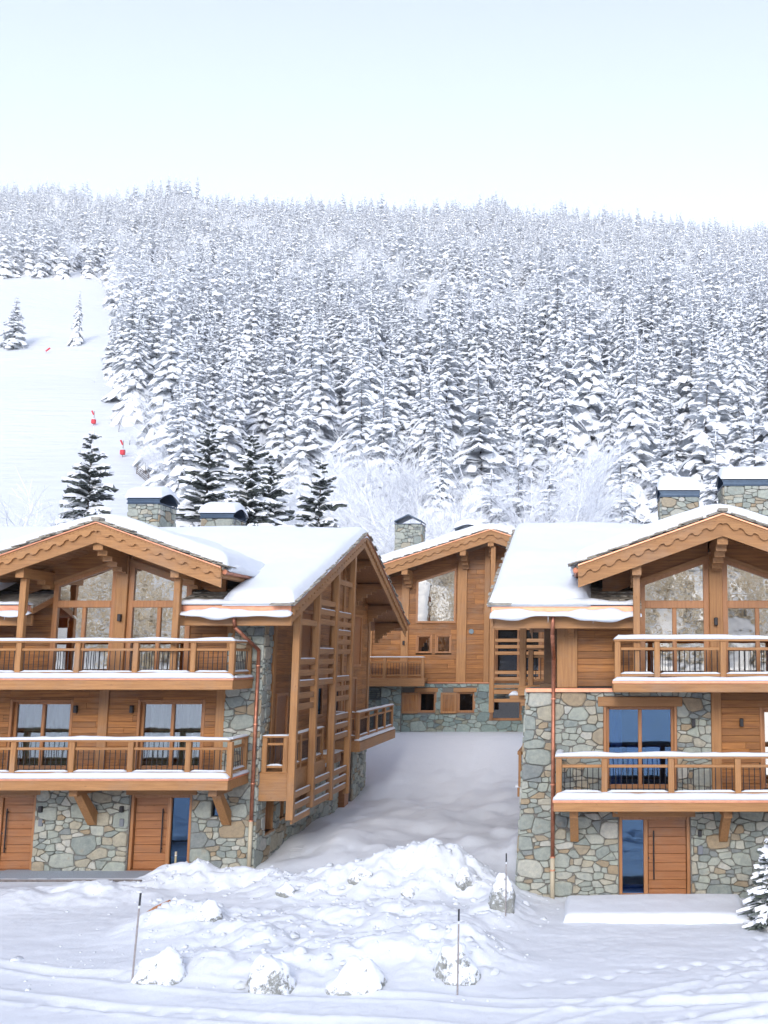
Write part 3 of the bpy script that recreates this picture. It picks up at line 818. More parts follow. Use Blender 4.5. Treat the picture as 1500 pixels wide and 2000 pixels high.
# ------------------------------------------------------------------ roofs shared by the two front chalets
def chalet_roofs(root, gx, m, Y0, gz, half, e, far, seed, rear=16.2, rise=.348, ridge=7.6, gap=.356):
    rnd = random.Random(seed)
    ye, yr, yb = Y0 - 1.0, Y0 + ridge, Y0 + rear
    ze = gz + 7.15; zr = ze + rise * (yr - ye); zg = gz + 9.34
    def zm(y): return ze + rise * (np.minimum(y, 2 * yr - y) - ye)
    def zgab(x): return zg - gap * np.abs(x - gx)
    def slab(x0, x1, y0, up, dn, name, mat):
        P = [(y0, float(zm(y0)) - dn), (yr, zr - dn), (yb, float(zm(yb)) - dn), (yb, float(zm(yb)) - up), (yr, zr - up), (y0, float(zm(y0)) - up)]
        MB().poly([(x0, a, b) for a, b in P], (x1 - x0, 0, 0)).build(name, mat, root)
    X = lambda d: gx + m * d
    for (a, b, y0) in ((1.95, e - .06, ye), (-far, -1.95, ye), (-1.95, 1.95, Y0 + 3.2)):
        slab(X(a), X(b), y0, .07, .24, 'roof_deck', 'soffit')
        slab(X(a), X(b), y0 - .02, -.0, .07, 'roof_covering', 'slate')
    # front gable roof
    hv = half
    for s in (-1, 1):
        P = [(gx, zg - .26), (gx + s * hv, zg - gap * hv - .26), (gx + s * hv, zg - gap * hv - .06), (gx, zg - .06)]
        MB().poly([(a, Y0 - 1.62, b) for a, b in P], (0, 7.4, 0)).build('roof_deck', 'beam_y', root)
        P = [(gx, zg - .06), (gx + s * (hv + .04), zg - gap * (hv + .04) - .06), (gx + s * (hv + .04), zg - gap * (hv + .04) + .02), (gx, zg + .02)]
        MB().poly([(a, Y0 - 1.7, b) for a, b in P], (0, 7.4, 0)).build('roof_covering', 'slate', root)
        soffit(root, gx + s * .05, zg - gap * .05, gx + s * (hv - .02), zg - gap * (hv - .02), Y0 - 1.6, Y0 + .55, 19, .30)
        fm = lambda u, z, d: (u, Y0 - 1.7 - d, z)
        gable_boards(root, gx, zg, gx + s * hv, zg - gap * hv, fm, .05, .27, .54, .37)
        verge_slates(root, gx, zg, gx + s * hv, zg - gap * hv, lambda u, z, d: (u, Y0 - 1.72 - d, z), rnd, .7)
        # eave of the little gable: gutter stub
        MB().rod((gx + s * (hv + .06), Y0 - 1.66, zg - gap * hv - .12), (gx + s * (hv + .06), Y0 + 1.6, zg - gap * hv - .10), .07, n=8).build('gutter', 'copper_old', root)
        snow_strip('gutter_snow', (gx + s * (hv + .08), Y0 - 1.5, zg - gap * hv - .10), (gx + s * (hv + .08), Y0 + 1.5, zg - gap * hv - .08), .22, .16, root, seed + 40 + s, .5)
        # purlin, post
        px = gx + s * 2.08; pz = zg - .54 - gap * 2.08 + .06
        stepped_beam('purlin', root, 'y', px, .22, Y0 - 1.55, Y0 + .3, pz, [(0, .25), (.45, .25), (.6, .36), (.75, .47)], 'beam_y')
        box('gable_post', px - .085, px + .085, Y0 - 1.34, Y0 - 1.17, gz + 5.2, pz - .255, 'beam_z', root)
    stepped_beam('ridge_purlin', root, 'y', gx, .26, Y0 - 1.6, Y0 + .1, zg - .53, [(0, .20), (.16, .33), (.34, .45), (.52, .57), (.70, .68), (.84, .72)], 'beam_y')
    ridge_cap = box('ridge_slate', gx - .12, gx + .12, Y0 - 1.86, Y0 - 1.2, zg + .05, zg + .13, 'slate', root)
    roof_snow('roof_snow', gx - half - .12, gx + half + .12, Y0 - 1.62, Y0 + 6.6, lambda X_, Y_: zg - .07 - gap * sabs(X_ - gx, .5), .42, root, None, .42, .10, seed, (True, True, True, False))
    lo, hi = sorted((X(e + .10), X(-far)))
    fr = (m < 0, m > 0, True, True)
    zs = lambda X_, Y_: ze + rise * ((yr - ye) - sabs(Y_ - yr, .45)) - .10
    roof_snow('roof_snow', lo, hi, ye - .08, yb + .1, zs, .40, root, (gx - 3.2, gx + 3.2, ye - 1, Y0 + 2.1), .42, .11, seed + 5, fr)
    # exposed slates under the gable eave and a lip of snow at the main eave
    for s in (m,):
        for row in range(5):
            for k in range(6):
                a = 2.0 + k * .24 + rnd.uniform(-.05, .05); y = ye - .03 + row * .34
                x0 = X(a); x1 = X(a + rnd.uniform(.28, .4)); z = float(zm(y)) + .012 + rnd.uniform(0, .012)
                lo_, hi_ = sorted((x0, x1))
                P = [(y, z + .02), (y + .5, z + .5 * rise - .02), (y + .5, z + .5 * rise + .005), (y, z + .055)]
                MB().poly([(lo_, a_, b_) for a_, b_ in P], (hi_ - lo_, 0, 0)).build('slate', 'slate', root)
    for (a, b, nm) in ((2.0, e, 1), (-far, -2.0, 2)):
        x0, x1 = sorted((X(a), X(b)))
        box('eave_flashing', x0, x1, ye - .03, ye - .005, ze - .17, ze + .0, 'copper', root, .003)
        g = MB(); n = 7
        for k in range(n):
            t0, t1 = math.pi * k / n, math.pi * (k + 1) / n
            P = [(ye - .11 + .075 * math.cos(t0), ze - .19 - .075 * math.sin(t0)), (ye - .11 + .075 * math.cos(t1), ze - .19 - .075 * math.sin(t1))]
            P += [(ye - .11 + .068 * math.cos(t1), ze - .19 - .068 * math.sin(t1)), (ye - .11 + .068 * math.cos(t0), ze - .19 - .068 * math.sin(t0))]
            g.poly([(x0, p, q) for p, q in P], (x1 - x0, 0, 0))
        g.build('gutter', 'copper_old', root)
        box('eave_board', x0, x1, ye + .06, ye + .16, ze - .55, ze - .26, 'beam_x', root)
        snow_strip('gutter_snow', (x0 - .02, ye - .13, ze - .215), (x1 + .05, ye - .13, ze - .215), .21, .09, root, seed + 7 * nm, .8, .10, flen=1.7)
        snow_strip('eave_snow', (x0, ye + .05, ze + .02), (x1, ye + .05, ze + .02), .34, .13, root, seed + 9 * nm, .5)
        for k in range(int((x1 - x0) / .55)):
            xx = x0 + .3 + k * .55
            if R.random() < .5: MB().rod((xx, ye - .18, ze - .26), (xx, ye - .18, ze - .26 - R.uniform(.06, .2)), .011, .001, 5).build('icicle', 'snow', root, True)
    # verge of the main roof on its visible end
    fm = lambda u, z, d: (X(e) + m * d, u, z)
    for (ya, yb_, zb_) in ((yr, ye, ze), (yr, yb, float(zm(yb)))):
        gable_boards(root, ya, zr, yb_, zb_, fm, .05, .25, .50, .30, copper=False)
        verge_slates(root, ya, zr, yb_, zb_, lambda u, z, d: (X(e) + m * (d + .02), u, z), rnd, .6, 2, .34)
    return dict(ze=ze, zr=zr, ye=ye, yr=yr, yb=yb, zm=zm, zg=zg, X=X)

def gable_glazing(root, gx, Y0, gz, zg, gap, curtains):
    """full-height glazing under the front gable: frame, panes, centre column, wall above"""
    y = Y0 + .02; z0 = gz + 5.25; zt = gz + 7.24
    box('centre_column', gx - .17, gx + .17, y - .10, y + .14, z0 - .1, zg - .75, 'beam_z', root)
    top = lambda x: zg - .86 - gap * abs(x - gx)
    for s in (-1, 1):
        xa, xb = gx + s * .17, gx + s * 1.95
        m = MB(); lo, hi = sorted((xa, xb)); fr = .09
        # sloped head, transom, jambs, mullion
        for (p, q) in ((xa, xa + s * .14), (xb - s * .14, xb)):
            l, h = sorted((p, q)); m.poly([(l, y, z0), (h, y, z0), (h, y, top(h)), (l, y, top(l))], (0, .12, 0))
        ia, ib = xa + s * .14, xb - s * .14; l, h = sorted((ia, ib))
        m.poly([(ia, y + .002, top(ia)), (ib, y + .002, top(ib)), (ib, y + .002, top(ib) - .10), (ia, y + .002, top(ia) - .10)], (0, .118, 0))
        m.box(l, h, y - .004, y + .12, zt - .10, zt + .10); m.box(l, h, y + .002, y + .12, z0, z0 + .14)
        mid = (l + h) / 2; m.box(mid - .055, mid + .055, y + .004, y + .115, z0 + .14, zt - .10)
        f = m.build('gable_window', 'frame', root)
        MB().poly([(ia, y + .06, zt + .10), (ib, y + .06, zt + .10), (ib, y + .06, top(ib) - .10), (ia, y + .06, top(ia) - .10)], (0, .012, 0)).build('pane', 'glass', f)
        for (p, q) in ((l, mid - .055), (mid + .055, h)):
            box('pane', p, q, y + .06, y + .072, z0 + .14, zt - .10, 'glass', f, .001)
        for (c0, c1) in curtains:
            if s * (c0 - gx) > 0: curtain_obj(f, c0, c1, y + .35, z0 + .05, top(c1) - .15)
        # boarding between the glass and the soffit
        P = [(xa, top(xa)), (gx + s * 2.9, top(gx + s * 2.9)), (gx + s * 2.9, zg - .30 - gap * 2.9), (xa, zg - .30 - gap * .17)]
        MB().poly([(a, y + .03, b) for a, b in P], (0, .12, 0)).build('gable_board', 'clad_x', root)
        P = [(xa, top(xa) + .0), (xb, top(xb)), (xb, top(xb) + .10), (xa, top(xa) + .10)]
        MB().poly([(a, y - .03, b) for a, b in P], (0, .06, 0)).build('gable_trim', 'beam_x', root)
    box('ceiling_board', gx - 2.9, gx + 2.9, Y0 + .16, Y0 + 3.2, gz + 8.45, gz + 8.5, 'room', root)
    return top

# ------------------------------------------------------------------ chalet with the slatted side screen
def chalet_one():
    gx, m, Y0, gz = -13.34, 1, 29.0, 0.0; cx = -9.29
    root = thing('chalet', 'wood and stone chalet whose gabled side carries a tall slatted timber screen', 'chalet', (-13.3, 29, 0), 'snow-covered chalets')
    rnd = random.Random(11); mas = Masonry('stone', 5)
    r = chalet_roofs(root, gx, m, Y0, gz, 3.40, 5.10, 9.5, 3)
    xl = -22.5
    # --- walls
    dB = (-12.74, -11.05, -.02, 2.0); dA = (-17.0, -15.34, -.02, 2.0); slit = (-10.50, -10.28, 1.42, 1.86)
    wall_front('wall', xl, cx, -.4, 2.45, Y0 + .0, Y0 + .3, [dA, dB, slit], 'mortar', root)
    mas.wall(-19.5, cx + .03, -.1, 2.36, [(dA[0] - .02, dA[1] + .02, -1, 2.22), (dB[0] - .02, dB[1] + .02, -1, 2.22), slit], lambda a, b, d: (a, Y0 - d, b), False)
    w1, w2 = (-16.22, -14.58, 2.66, 4.53), (-12.66, -10.90, 2.66, 4.53)
    wall_front('wall', xl, -10.28, 2.45, 5.0, Y0 + .06, Y0 + .3, [w1, w2], 'dark', root)
    planks(root, -19.5, -10.30, 2.62, 4.98, [(w[0] - .06, w[1] + .06, w[2] - .1, w[3] + .05) for w in (w1, w2)], 'x', Y0 + .06, -1, rnd)
    wall_front('wall', -10.28, cx, 2.45, 7.0, Y0 + .0, Y0 + .3, [], 'mortar', root)
    mas.wall(-10.28, cx + .03, 2.36, 6.75, [], lambda a, b, d: (a, Y0 - d, b), False)
    for (a, b) in ((xl, gx - 1.9), (gx + 1.9, -10.28)):
        wall_front('wall', a, b, 5.0, 7.6, Y0 + .1, Y0 + .3, [], 'dark', root)
        planks(root, max(a, -19.5), b, 5.22, 7.3, [], 'x', Y0 + .1, -1, rnd)
    box('corner_post', -10.30, -10.08, Y0 - .05, Y0 + .1, 5.2, 6.7, 'beam_z', root)
    box('wall_post', -13.78, -13.52, Y0 - .03, Y0 + .1, 2.62, 4.98, 'beam_z', root)
    box('wall_post', -10.52, -10.27, Y0 - .03, Y0 + .1, 2.62, 4.98, 'beam_z', root)
    for d in (dA, dB): box('lintel', d[0] - .12, d[1] + .14, Y0 - .06, Y0 + .2, 2.0, 2.22, 'beam_x', root)
    box('inner_wall', xl, cx - .35, Y0 + 1.4, 42.3, -.3, 6.9, 'room', root)
    box('floor_slab', xl, cx - .32, Y0 + .3, Y0 + 1.4, 2.36, 2.6, 'room', root); box('floor_slab', xl, cx - .32, Y0 + .3, Y0 + 1.4, 4.98, 5.22, 'room', root)
    door_front(root, dB[0], dB[1], 0, 2.0, Y0, 1); door_front(root, dA[0], dA[1], 0, 2.0, Y0, -1)
    box('slit_window', slit[0], slit[1], Y0 + .12, Y0 + .14, slit[2], slit[3], 'glass_dark', root, .002)
    window(root, *w1, Y0 + .06, 1, curtain=((-16.05, -14.7),), glassm='glass_soft'); window(root, *w2, Y0 + .06, 1, curtain=((-12.5, -11.85), (-11.7, -11.02)), glassm='glass_soft')
    gable_glazing(root, gx, Y0, gz, r['zg'], .356, ((-15.0, -14.45), (-14.4, -14.25)))
    for (x, z) in ((-14.42, 4.22), (-12.86, 4.22)): sconce(root, x, Y0 + .03, z)
    sconce(root, gx + .03, Y0 - .09, 6.75)
    for (x, z) in ((-15.15, 1.55), (-12.93, 1.55)):
        sconce(root, x, Y0 - .05, z, .16); box('intercom', x - .06, x + .06, Y0 - .07, Y0, z - .38, z - .18, 'plastic', root)
    # --- balconies
    yb = Y0 - 1.6
    for (zt, end, posts, sd) in ((2.62, -9.54, (-18.3, -16.77, -15.23, -13.69, -12.15, -10.64, -9.46 - .09), 100), (5.20, -9.54, (-18.4, -16.85, -15.29, -13.73, -12.18, -10.65, -9.62), 140)):
        b = MB().box(xl, end, yb, Y0, zt - .12, zt).box(xl, end + .02, yb - .05, yb + .12, zt - .30, zt - .035).box(end - .10, end + .022, yb + .121, Y0, zt - .30, zt - .035).build('balcony', 'beam_x', root)
        box('edge_flashing', xl, end + .04, yb - .07, yb - .052, zt - .05, zt + .012, 'copper', b, .003)
        box('edge_flashing', end + .024, end + .042, yb - .05, Y0, zt - .05, zt + .012, 'copper', b, .003)
        railing(b, 'x', yb + .12, xl, end - .0, zt + .0, posts, True, .12, .98, sd)
        railing(b, 'y', end - .09, yb + .2, Y0 - .06, zt, (Y0 - .13,), True, .06, .98, sd + 30)
        snow_strip('slab_snow', (xl, yb + .04, zt + .0), (end + .03, yb + .04, zt + .0), .26, .15, b, sd + 5, .15)
        snow_strip('slab_snow', (end - .04, yb + .1, zt), (end - .04, Y0 - .02, zt), .18, .07, b, sd + 6, .2)
        for x in (-18.5, -16.6, -14.45, -12.3, -10.15):
            if zt > 3: stepped_beam('joist', root, 'y', x, .15, yb + .3, Y0 + .05, zt - .12, [(0, .2), (.6, .2)], 'beam_y')
    for x in (-17.5, -13.72, -10.05):       # braces under the lower balcony
        stepped_beam('bracket', root, 'y', x, .22, yb + .35, Y0 + .02, 2.32, [(0, .20), (.5, .20)], 'beam_y')
        MB().poly([(x - .11, Y0 - 1.02, 2.12), (x - .11, Y0 - .72, 2.12), (x - .11, Y0 + .01, 1.52), (x - .11, Y0 + .01, 1.18), (x - .11, Y0 - .12, 1.22)], (.22, 0, 0)).build('brace', 'beam_z', root)
    # --- side elevation
    sx = cx
    so = [(29.75, 30.55, .85, 2.2), (31.15, 31.55, 1.05, 1.75), (32.6, 34.2, 1.15, 1.75), (38.2, 40.2, -1, 2.2)]
    wall_side('wall', 29.3, 42.6, -.4, 2.2, sx - .3, sx, so, 'mortar', root)
    mas.wall(29.0, 42.6, -.1, 2.15, so, lambda a, b, d: (sx + d, a, b), False, .36, .32)
    wall_side('wall', 29.3, 29.78, 2.2, 7.0, sx - .3, sx, [], 'mortar', root)
    mas.wall(29.0, 29.75, 2.15, 6.8, [], lambda a, b, d: (sx + d, a, b), False, .3, .4)
    for (a, b, c, d) in so[:3]:
        o = MB().box(sx - .25, sx - .2, a, b, c, d).box(sx - .2, sx + .02, a, a + .09, c, d).box(sx - .2, sx + .02, b - .09, b, c, d).box(sx - .2, sx + .025, a + .09, b - .09, d - .09, d).box(sx - .2, sx + .06, a - .03, b + .03, c - .07, c).build('side_opening', 'beam_z', root)
    box('garage_post', sx - .2, sx + .25, 38.2, 38.8, -.2, 2.25, 'door', root); box('garage_door', sx - .25, sx - .15, 38.8, 40.2, -.2, 2.2, 'door', root)
    zroof = lambda y: float(r['zm'](y)) - .26
    P = [(29.78, 2.2), (42.6, 2.2), (42.6, zroof(42.6)), (r['yr'], zroof(r['yr'])), (29.78, zroof(29.78))]
    MB().poly([(sx - .32, a, b) for a, b in P], (.28, 0, 0)).build('end_wall', 'dark', root)
    for ya, yb2 in ((29.8, r['yr']), (r['yr'], 42.6)):
        Q = [(ya, zroof(ya) - .32), (yb2, zroof(yb2) - .32), (yb2, zroof(yb2) - .01), (ya, zroof(ya) - .01)]
        MB().poly([(sx - .045, a, b) for a, b in Q], (.045, 0, 0)).build('gable_board', 'clad_y', root)
    sops = [(32.7, 34.0, 5.2, 7.25), (34.75, 35.55, 3.75, 4.8), (37.2, 37.9, 3.75, 4.8), (30.4, 31.6, 2.62, 4.7), (38.6, 40.6, 2.85, 5.0), (39.2, 41.2, 5.4, 7.4)]
    planks(root, 29.8, 42.6, 2.2, 9.85, sops, 'y', sx - .04, 1, rnd, .185, .03, zroof)
    for (a, b, c, d) in sops:
        mm = MB().box(sx - .05, sx + .03, a, a + .09, c, d).box(sx - .05, sx + .03, b - .09, b, c, d).box(sx - .05, sx + .035, a + .09, b - .09, d - .09, d).box(sx - .05, sx + .035, a + .09, b - .09, c, c + .09)
        f = mm.build('side_window', 'frame', root)
        if d - c > 1.2: box('door_leaf', sx - .05, sx - .03, a + .09, b - .09, c + .09, d - .09, 'door', f)
        else: box('pane', sx - .035, sx - .02, a + .09, b - .09, c + .09, d - .09, 'glass_dark', f, .001)
    for (y, a, b) in ((30.0, 2.2, 6.9), (34.4, 2.2, 8.7), (36.4, 2.2, 9.4), (38.1, 2.2, 9.2), (42.5, 2.2, 7.4)):
        box('wall_post', sx - .03, sx + .06, y - .12, y + .12, a, b, 'beam_z', root)
    # slatted screen
    px = -8.34; py = [29.0, 31.0, 33.2, 35.4]; pb = [1.33, 1.40, 1.30, 1.22]
    scr = box('timber_screen', px - .10, px + .10, py[0] - .10, py[0] + .10, pb[0], zroof(py[0]) - .02, 'beam_z', root)
    for y, b in list(zip(py, pb))[1:]: box('screen_post', px - .10, px + .10, y - .10, y + .10, b, zroof(y) - .02, 'beam_z', scr)
    SL = [[7.05, 6.75, 5.62, 5.31, 5.0, 4.67, 4.36, 1.95, 1.62, 1.28], [7.72, 7.42, 7.13, 6.83, 5.93, 5.62, 5.32, 5.0, 2.08, 1.76, 1.44], [8.5, 8.2, 7.13, 6.83, 6.54, 6.25, 5.94, 5.04, 4.74, 4.42, 3.82, 3.52, 3.2, 2.07, 1.78, 1.5]]
    for i, zs in enumerate(SL):
        for k, z in enumerate(zs):
            if z + .2 > zroof(py[i]) - .1: continue
            box('slat', px - .03, px + .03, py[i] + .101, py[i + 1] - .101, z - .085, z + .085, 'beam_y', scr)
            if k in (2, 4, 7) or z < 2.2 or (z > 3 and z < 3.9): snow_strip('slat_snow', (px, py[i] + .12, z + .085), (px, py[i + 1] - .12, z + .085), .06, .03, scr, int(z * 10))
    for y in py: box('tie_beam', sx, px - .1, y - .07, y + .07, zroof(y) - .32, zroof(y) - .1, 'beam_x', scr)
    # purlins with carved corbels carrying the roof overhang
    for y in (29.4, 32.2, 35.0, 36.6, 38.2, 40.3, 42.4, 44.3):
        zt = zroof(y) - .0
        mmm = stepped_beam('purlin', root, 'x', y, .24, -8.32, sx - .1, zt, [(0, .20), (.22, .30), (.40, .40), (.56, .52), (.72, .66), (.86, .84)], 'beam_x')
    # side balcony
    b = MB().box(sx, px - .11, 29.12, 33.0, 2.42, 2.60).box(sx + .002, px - .11, 29.06, 29.12, 1.82, 2.57).box(px - .2, px - .105, 29.121, 33.0, 1.95, 2.57).build('side_balcony', 'beam_x', root)
    railing(b, 'x', 29.2, sx + .02, px - .13, 2.60, (sx + .12, px - .24), True, .05, .98, 201); railing(b, 'y', px - .22, 29.3, 32.9, 2.60, (30.4, 31.6, 32.8), True, .05, .98, 210)
    box('step', sx, px - .3, 33.0, 34.3, 2.0, 2.3, 'beam_x', b); box('step', sx, px - .3, 34.31, 35.8, 2.25, 2.6, 'beam_x', b)
    snow_strip('slab_snow', (sx + .4, 33.05, 2.3), (sx + .4, 34.25, 2.3), .7, .05, b, 3); snow_strip('slab_snow', (sx + .4, 34.35, 2.6), (sx + .4, 35.75, 2.6), .7, .05, b, 4)
    b = MB().box(sx, -8.28, 36.8, 43.2, 2.66, 2.84).box(-8.42, -8.22, 36.75, 43.25, 2.46, 2.80).box(sx, -8.421, 36.75, 36.9, 2.46, 2.80).build('rear_balcony', 'beam_y', root)
    railing(b, 'y', -8.36, 36.9, 43.1, 2.84, (36.97, 38.5, 40.0, 41.5, 43.0), True, .08, .98, 230); railing(b, 'x', 36.93, sx + .02, -8.45, 2.84, (), True, .06, .98, 240)
    snow_strip('slab_snow', (-8.33, 36.85, 2.84), (-8.33, 43.2, 2.84), .24, .08, b, 9)
    # downpipe
    dp = MB(); x = -9.36; y = Y0 - .11
    pts = [(-9.78, Y0 - 1.08, 6.85), (-9.76, Y0 - 1.0, 6.55), (-9.37, y, 5.95), (-9.37, y, 1.30)]
    for a, b2 in zip(pts, pts[1:]): dp.rod(a, b2, .05, n=10)
    d = dp.build('downpipe', 'copper_old', root, True)
    MB().rod((-9.37, y, 1.32), (-9.37, y, .1), .056, n=10).build('pipe_foot', 'beige', d, True)
    for z in (5.5, 3.9, 2.3, 1.31): MB().rod((-9.37, y, z), (-9.37, y, z + .035), .064, n=10).build('pipe_clamp', 'copper', d)
    chimney(root, -16.95, -15.85, 36.9, 38.4, 8.9, 11.28, 'x', 31, .42); chimney(root, -15.7, -14.45, 40.6, 42.0, 8.3, 11.25, 'x', 32, .40)
    box('rear_wall', xl, sx - .35, 42.3, 42.6, -.3, 7.3, 'clad_x', root)
    mas.build(root)
chalet_one()

# ------------------------------------------------------------------ chalet with the battered stone corner
def chalet_two():
    gx, m, Y0, gz = 3.12, -1, 26.3, -.15; cx = -1.69
    root = thing('chalet', 'wood and stone chalet with battered stone corner, snow-covered doorstep and tall gable windows', 'chalet', (3.1, 26.3, -.15), 'snow-covered chalets')
    rnd = random.Random(21); mas = Masonry('stone', 15)
    r = chalet_roofs(root, gx, m, Y0, gz, 3.50, 5.64, 8.5, 13, ridge=7.25, rear=15.5)
    xr = 11.0
    dr = (.62, 2.39, gz - .02, 1.82); w1 = (.30, 2.03, 2.48, 4.52); w2 = (4.25, 5.9, 2.48, 4.45)
    batter = lambda a, b: (a - .22 * max(0, min(1, (.2 - a) / 1.9)) * (1 - (b + .2) / 5.15), b)
    wall_front('wall', cx, xr, -.5, 2.3, Y0, Y0 + .3, [dr], 'mortar', root)
    wall_front('wall', cx, 2.96, 2.3, 4.96, Y0, Y0 + .3, [w1], 'mortar', root)
    MB().poly([(cx, Y0, -.5), (cx - .225, Y0, -.5), (cx, Y0, 4.9)], (0, 7.0, 0)).build('battered_wall', 'mortar', root)
    wall_side('wall', Y0 + .3, 38, -.5, 4.96, cx, cx + .3, [], 'mortar', root)
    mas.wall(cx - .02, 7.5, -.3, 2.26, [(dr[0] - .02, dr[1] + .02, -1, 2.06)], lambda a, b, d: (a, Y0 - d, b), False, .31, 1, batter)
    mas.wall(cx - .02, 2.95, 2.26, 4.95, [(w1[0] - .06, w1[1] + .06, w1[2] - .1, w1[3] + .26)], lambda a, b, d: (a, Y0 - d, b), False, .31, 1, batter)
    mas.wall(Y0, Y0 + 3, -.3, 4.95, [], lambda a, b, d: (cx - .225 * (1 - (b + .2) / 5.15) - d, a, b), True, .36, .05)
    wall_front('wall', 2.96, xr, 2.3, 4.96, Y0 + .08, Y0 + .3, [w2], 'dark', root)
    planks(root, 3.0, 8, 2.46, 4.95, [(w2[0] - .06, w2[1] + .06, w2[2] - .1, w2[3] + .05)], 'x', Y0 + .08, -1, rnd)
    box('wall_post', 2.955, 3.21, Y0 - .04, Y0 + .12, 2.45, 4.95, 'beam_z', root)
    # upper floor
    for (a, b) in ((-.92, gx - 1.95), (gx + 1.95, xr)):
        wall_front('wall', a, b, 4.96, 7.45, Y0 + .1, Y0 + .3, [], 'dark', root)
        planks(root, a, min(b, 8), 5.02, 7.2, [], 'x', Y0 + .1, -1, rnd)
    box('wall_post', -.94, -.42, Y0 - .01, Y0 + .12, 4.98, 6.75, 'beam_z', root)
    stepped_beam('joist', root, 'y', -.58, .16, Y0 - .75, Y0 + .1, 6.62, [(0, .18), (.4, .28), (.7, .38)], 'beam_y')
    box('stone_flashing', cx - .03, .52, Y0 - .12, Y0 + .08, 4.955, 4.975, 'copper', root, .004); box('stone_flashing', cx - .03, .52, Y0 - .135, Y0 - .12, 4.88, 4.974, 'copper', root, .003)
    box('inner_wall', cx + .35, xr, Y0 + 1.4, 38.0, -.4, 6.8, 'room', root); box('side_wall', -.92, -.7, Y0 + .3, 38, 4.96, 7.2, 'clad_y', root)
    box('floor_slab', cx + .3, xr, Y0 + .3, Y0 + 1.4, 2.2, 2.46, 'room', root); box('floor_slab', cx + .3, xr, Y0 + .3, Y0 + 1.4, 4.8, 5.08, 'room', root)
    P = [(Y0 + .3, 4.96), (38, 4.96), (38, float(r['zm'](38)) - .26), (r['yr'], r['zr'] - .26), (Y0 + .3, float(r['zm'](Y0 + .3)) - .26)]
    MB().poly([(-.93, a, b) for a, b in P], (.2, 0, 0)).build('end_wall', 'clad_y', root)
    door_front(root, dr[0], dr[1], gz, 1.82, Y0, -1)
    box('lintel', dr[0] - .16, dr[1] + .13, Y0 - .06, Y0 + .2, 1.82, 2.05, 'beam_x', root); box('lintel', w1[0] - .2, w1[1] + .2, Y0 - .07, Y0 + .2, w1[3] + .0, w1[3] + .24, 'beam_x', root)
    wf = window(root, *w1, Y0, 1, curtain=((.42, .72),), recess=.12, glassm='glass_dark'); window(root, *w2, Y0 + .08, 1, curtain=((4.4, 5.7),))
    # furniture seen through the window
    for (a, b, c, d) in ((.85, 1.25, 2.9, 3.25), (1.35, 1.75, 2.9, 3.25)): MB().box(a, b, Y0 + .75, Y0 + 1.1, c - .02, c + .06).box(a, b, Y0 + 1.02, Y0 + 1.1, c, d + .2).build('chair', 'chair', wf)
    gable_glazing(root, gx, Y0, gz, r['zg'], .356, ())
    sconce(root, gx - .02, Y0 - .09, 6.55); sconce(root, 2.50, Y0 - .06, 4.02); sconce(root, 3.72, Y0 + .05, 4.02)
    sconce(root, 2.62, Y0 - .05, 1.36, .16); box('intercom', 2.57, 2.70, Y0 - .07, Y0, .92, 1.14, 'plastic', root)
    yb = Y0 - 1.5
    for (zt, end, posts, sd) in ((2.43, -.93, (-.83, .25, 1.83, 3.41, 5.0, 6.6), 300), (5.19, .48, (.57, 1.52, 3.11, 4.7, 6.3), 340)):
        b = MB().box(end, xr, yb, Y0, zt - .12, zt).box(end - .02, xr, yb - .05, yb + .12, zt - .27, zt - .035).box(end - .022, end + .10, yb + .121, Y0, zt - .27, zt - .035).build('balcony', 'beam_x', root)
        box('edge_flashing', end - .04, xr, yb - .07, yb - .052, zt - .06, zt + .012, 'copper', b, .003)
        railing(b, 'x', yb + .12, end + .0, xr, zt, posts, True, .13, .99, sd); railing(b, 'y', end + .09, yb + .2, Y0 - .06, zt, (), True, .06, .99, sd + 30)
        snow_strip('slab_snow', (end - .03, yb + .05, zt), (xr, yb + .05, zt), .28, .16 if zt < 3 else .10, b, sd + 5, .2)
    for x in (-.48, 3.2, 6.9):
        stepped_beam('bracket', root, 'y', x, .2, yb + .4, Y0 + .02, 2.15, [(0, .2), (.5, .2)], 'beam_y')
        MB().poly([(x - .1, Y0 - .95, 1.95), (x - .1, Y0 - .65, 1.95), (x - .1, Y0 + .01, 1.5), (x - .1, Y0 + .01, 1.22), (x - .1, Y0 - .12, 1.24)], (.2, 0, 0)).build('brace', 'beam_z', root)
    # loggia on the hidden side, seen past the corner
    y1 = 28.2
    b = MB().box(-2.02, -.9, y1, y1 + 4, 4.80, 5.0).box(-2.06, -.9, y1 - .06, y1, 4.72, 4.97).build('loggia_balcony', 'beam_x', root)
    railing(b, 'x', y1 + .06, -2.0, -1.0, 5.0, (-1.72, -1.05), False, .1, 1.0, 380)
    box('loggia_post', -2.03, -1.85, y1 - .02, y1 + .16, 4.72, 7.0, 'beam_z', b); box('loggia_beam', -2.1, -.9, y1 - .02, y1 + .14, 6.6, 6.85, 'beam_x', b)
    stepped_beam('loggia_corbel', b, 'x', y1 + .3, .2, -2.3, -1.7, 4.72, [(0, .16), (.5, .28)], 'beam_x'); snow_strip('slab_snow', (-2.32, y1 + .3, 4.72), (-2.02, y1 + .3, 4.72), .24, .12, b, 4)
    b = box('lower_side_balcony', -2.08, cx, 28.6, 31, 2.0, 2.25, 'beam_y', root); box('rail_end', -2.06, -1.98, 28.6, 28.75, 2.25, 3.2, 'beam_z', b); box('rail_end', -2.1, cx - .05, 28.75, 31, 3.1, 3.2, 'beam_y', b); snow_strip('slab_snow', (-2.06, 28.6, 2.25), (-2.06, 31, 2.25), .18, .06, b, 4)
    # downpipe
    y = Y0 - .13; x = -1.02
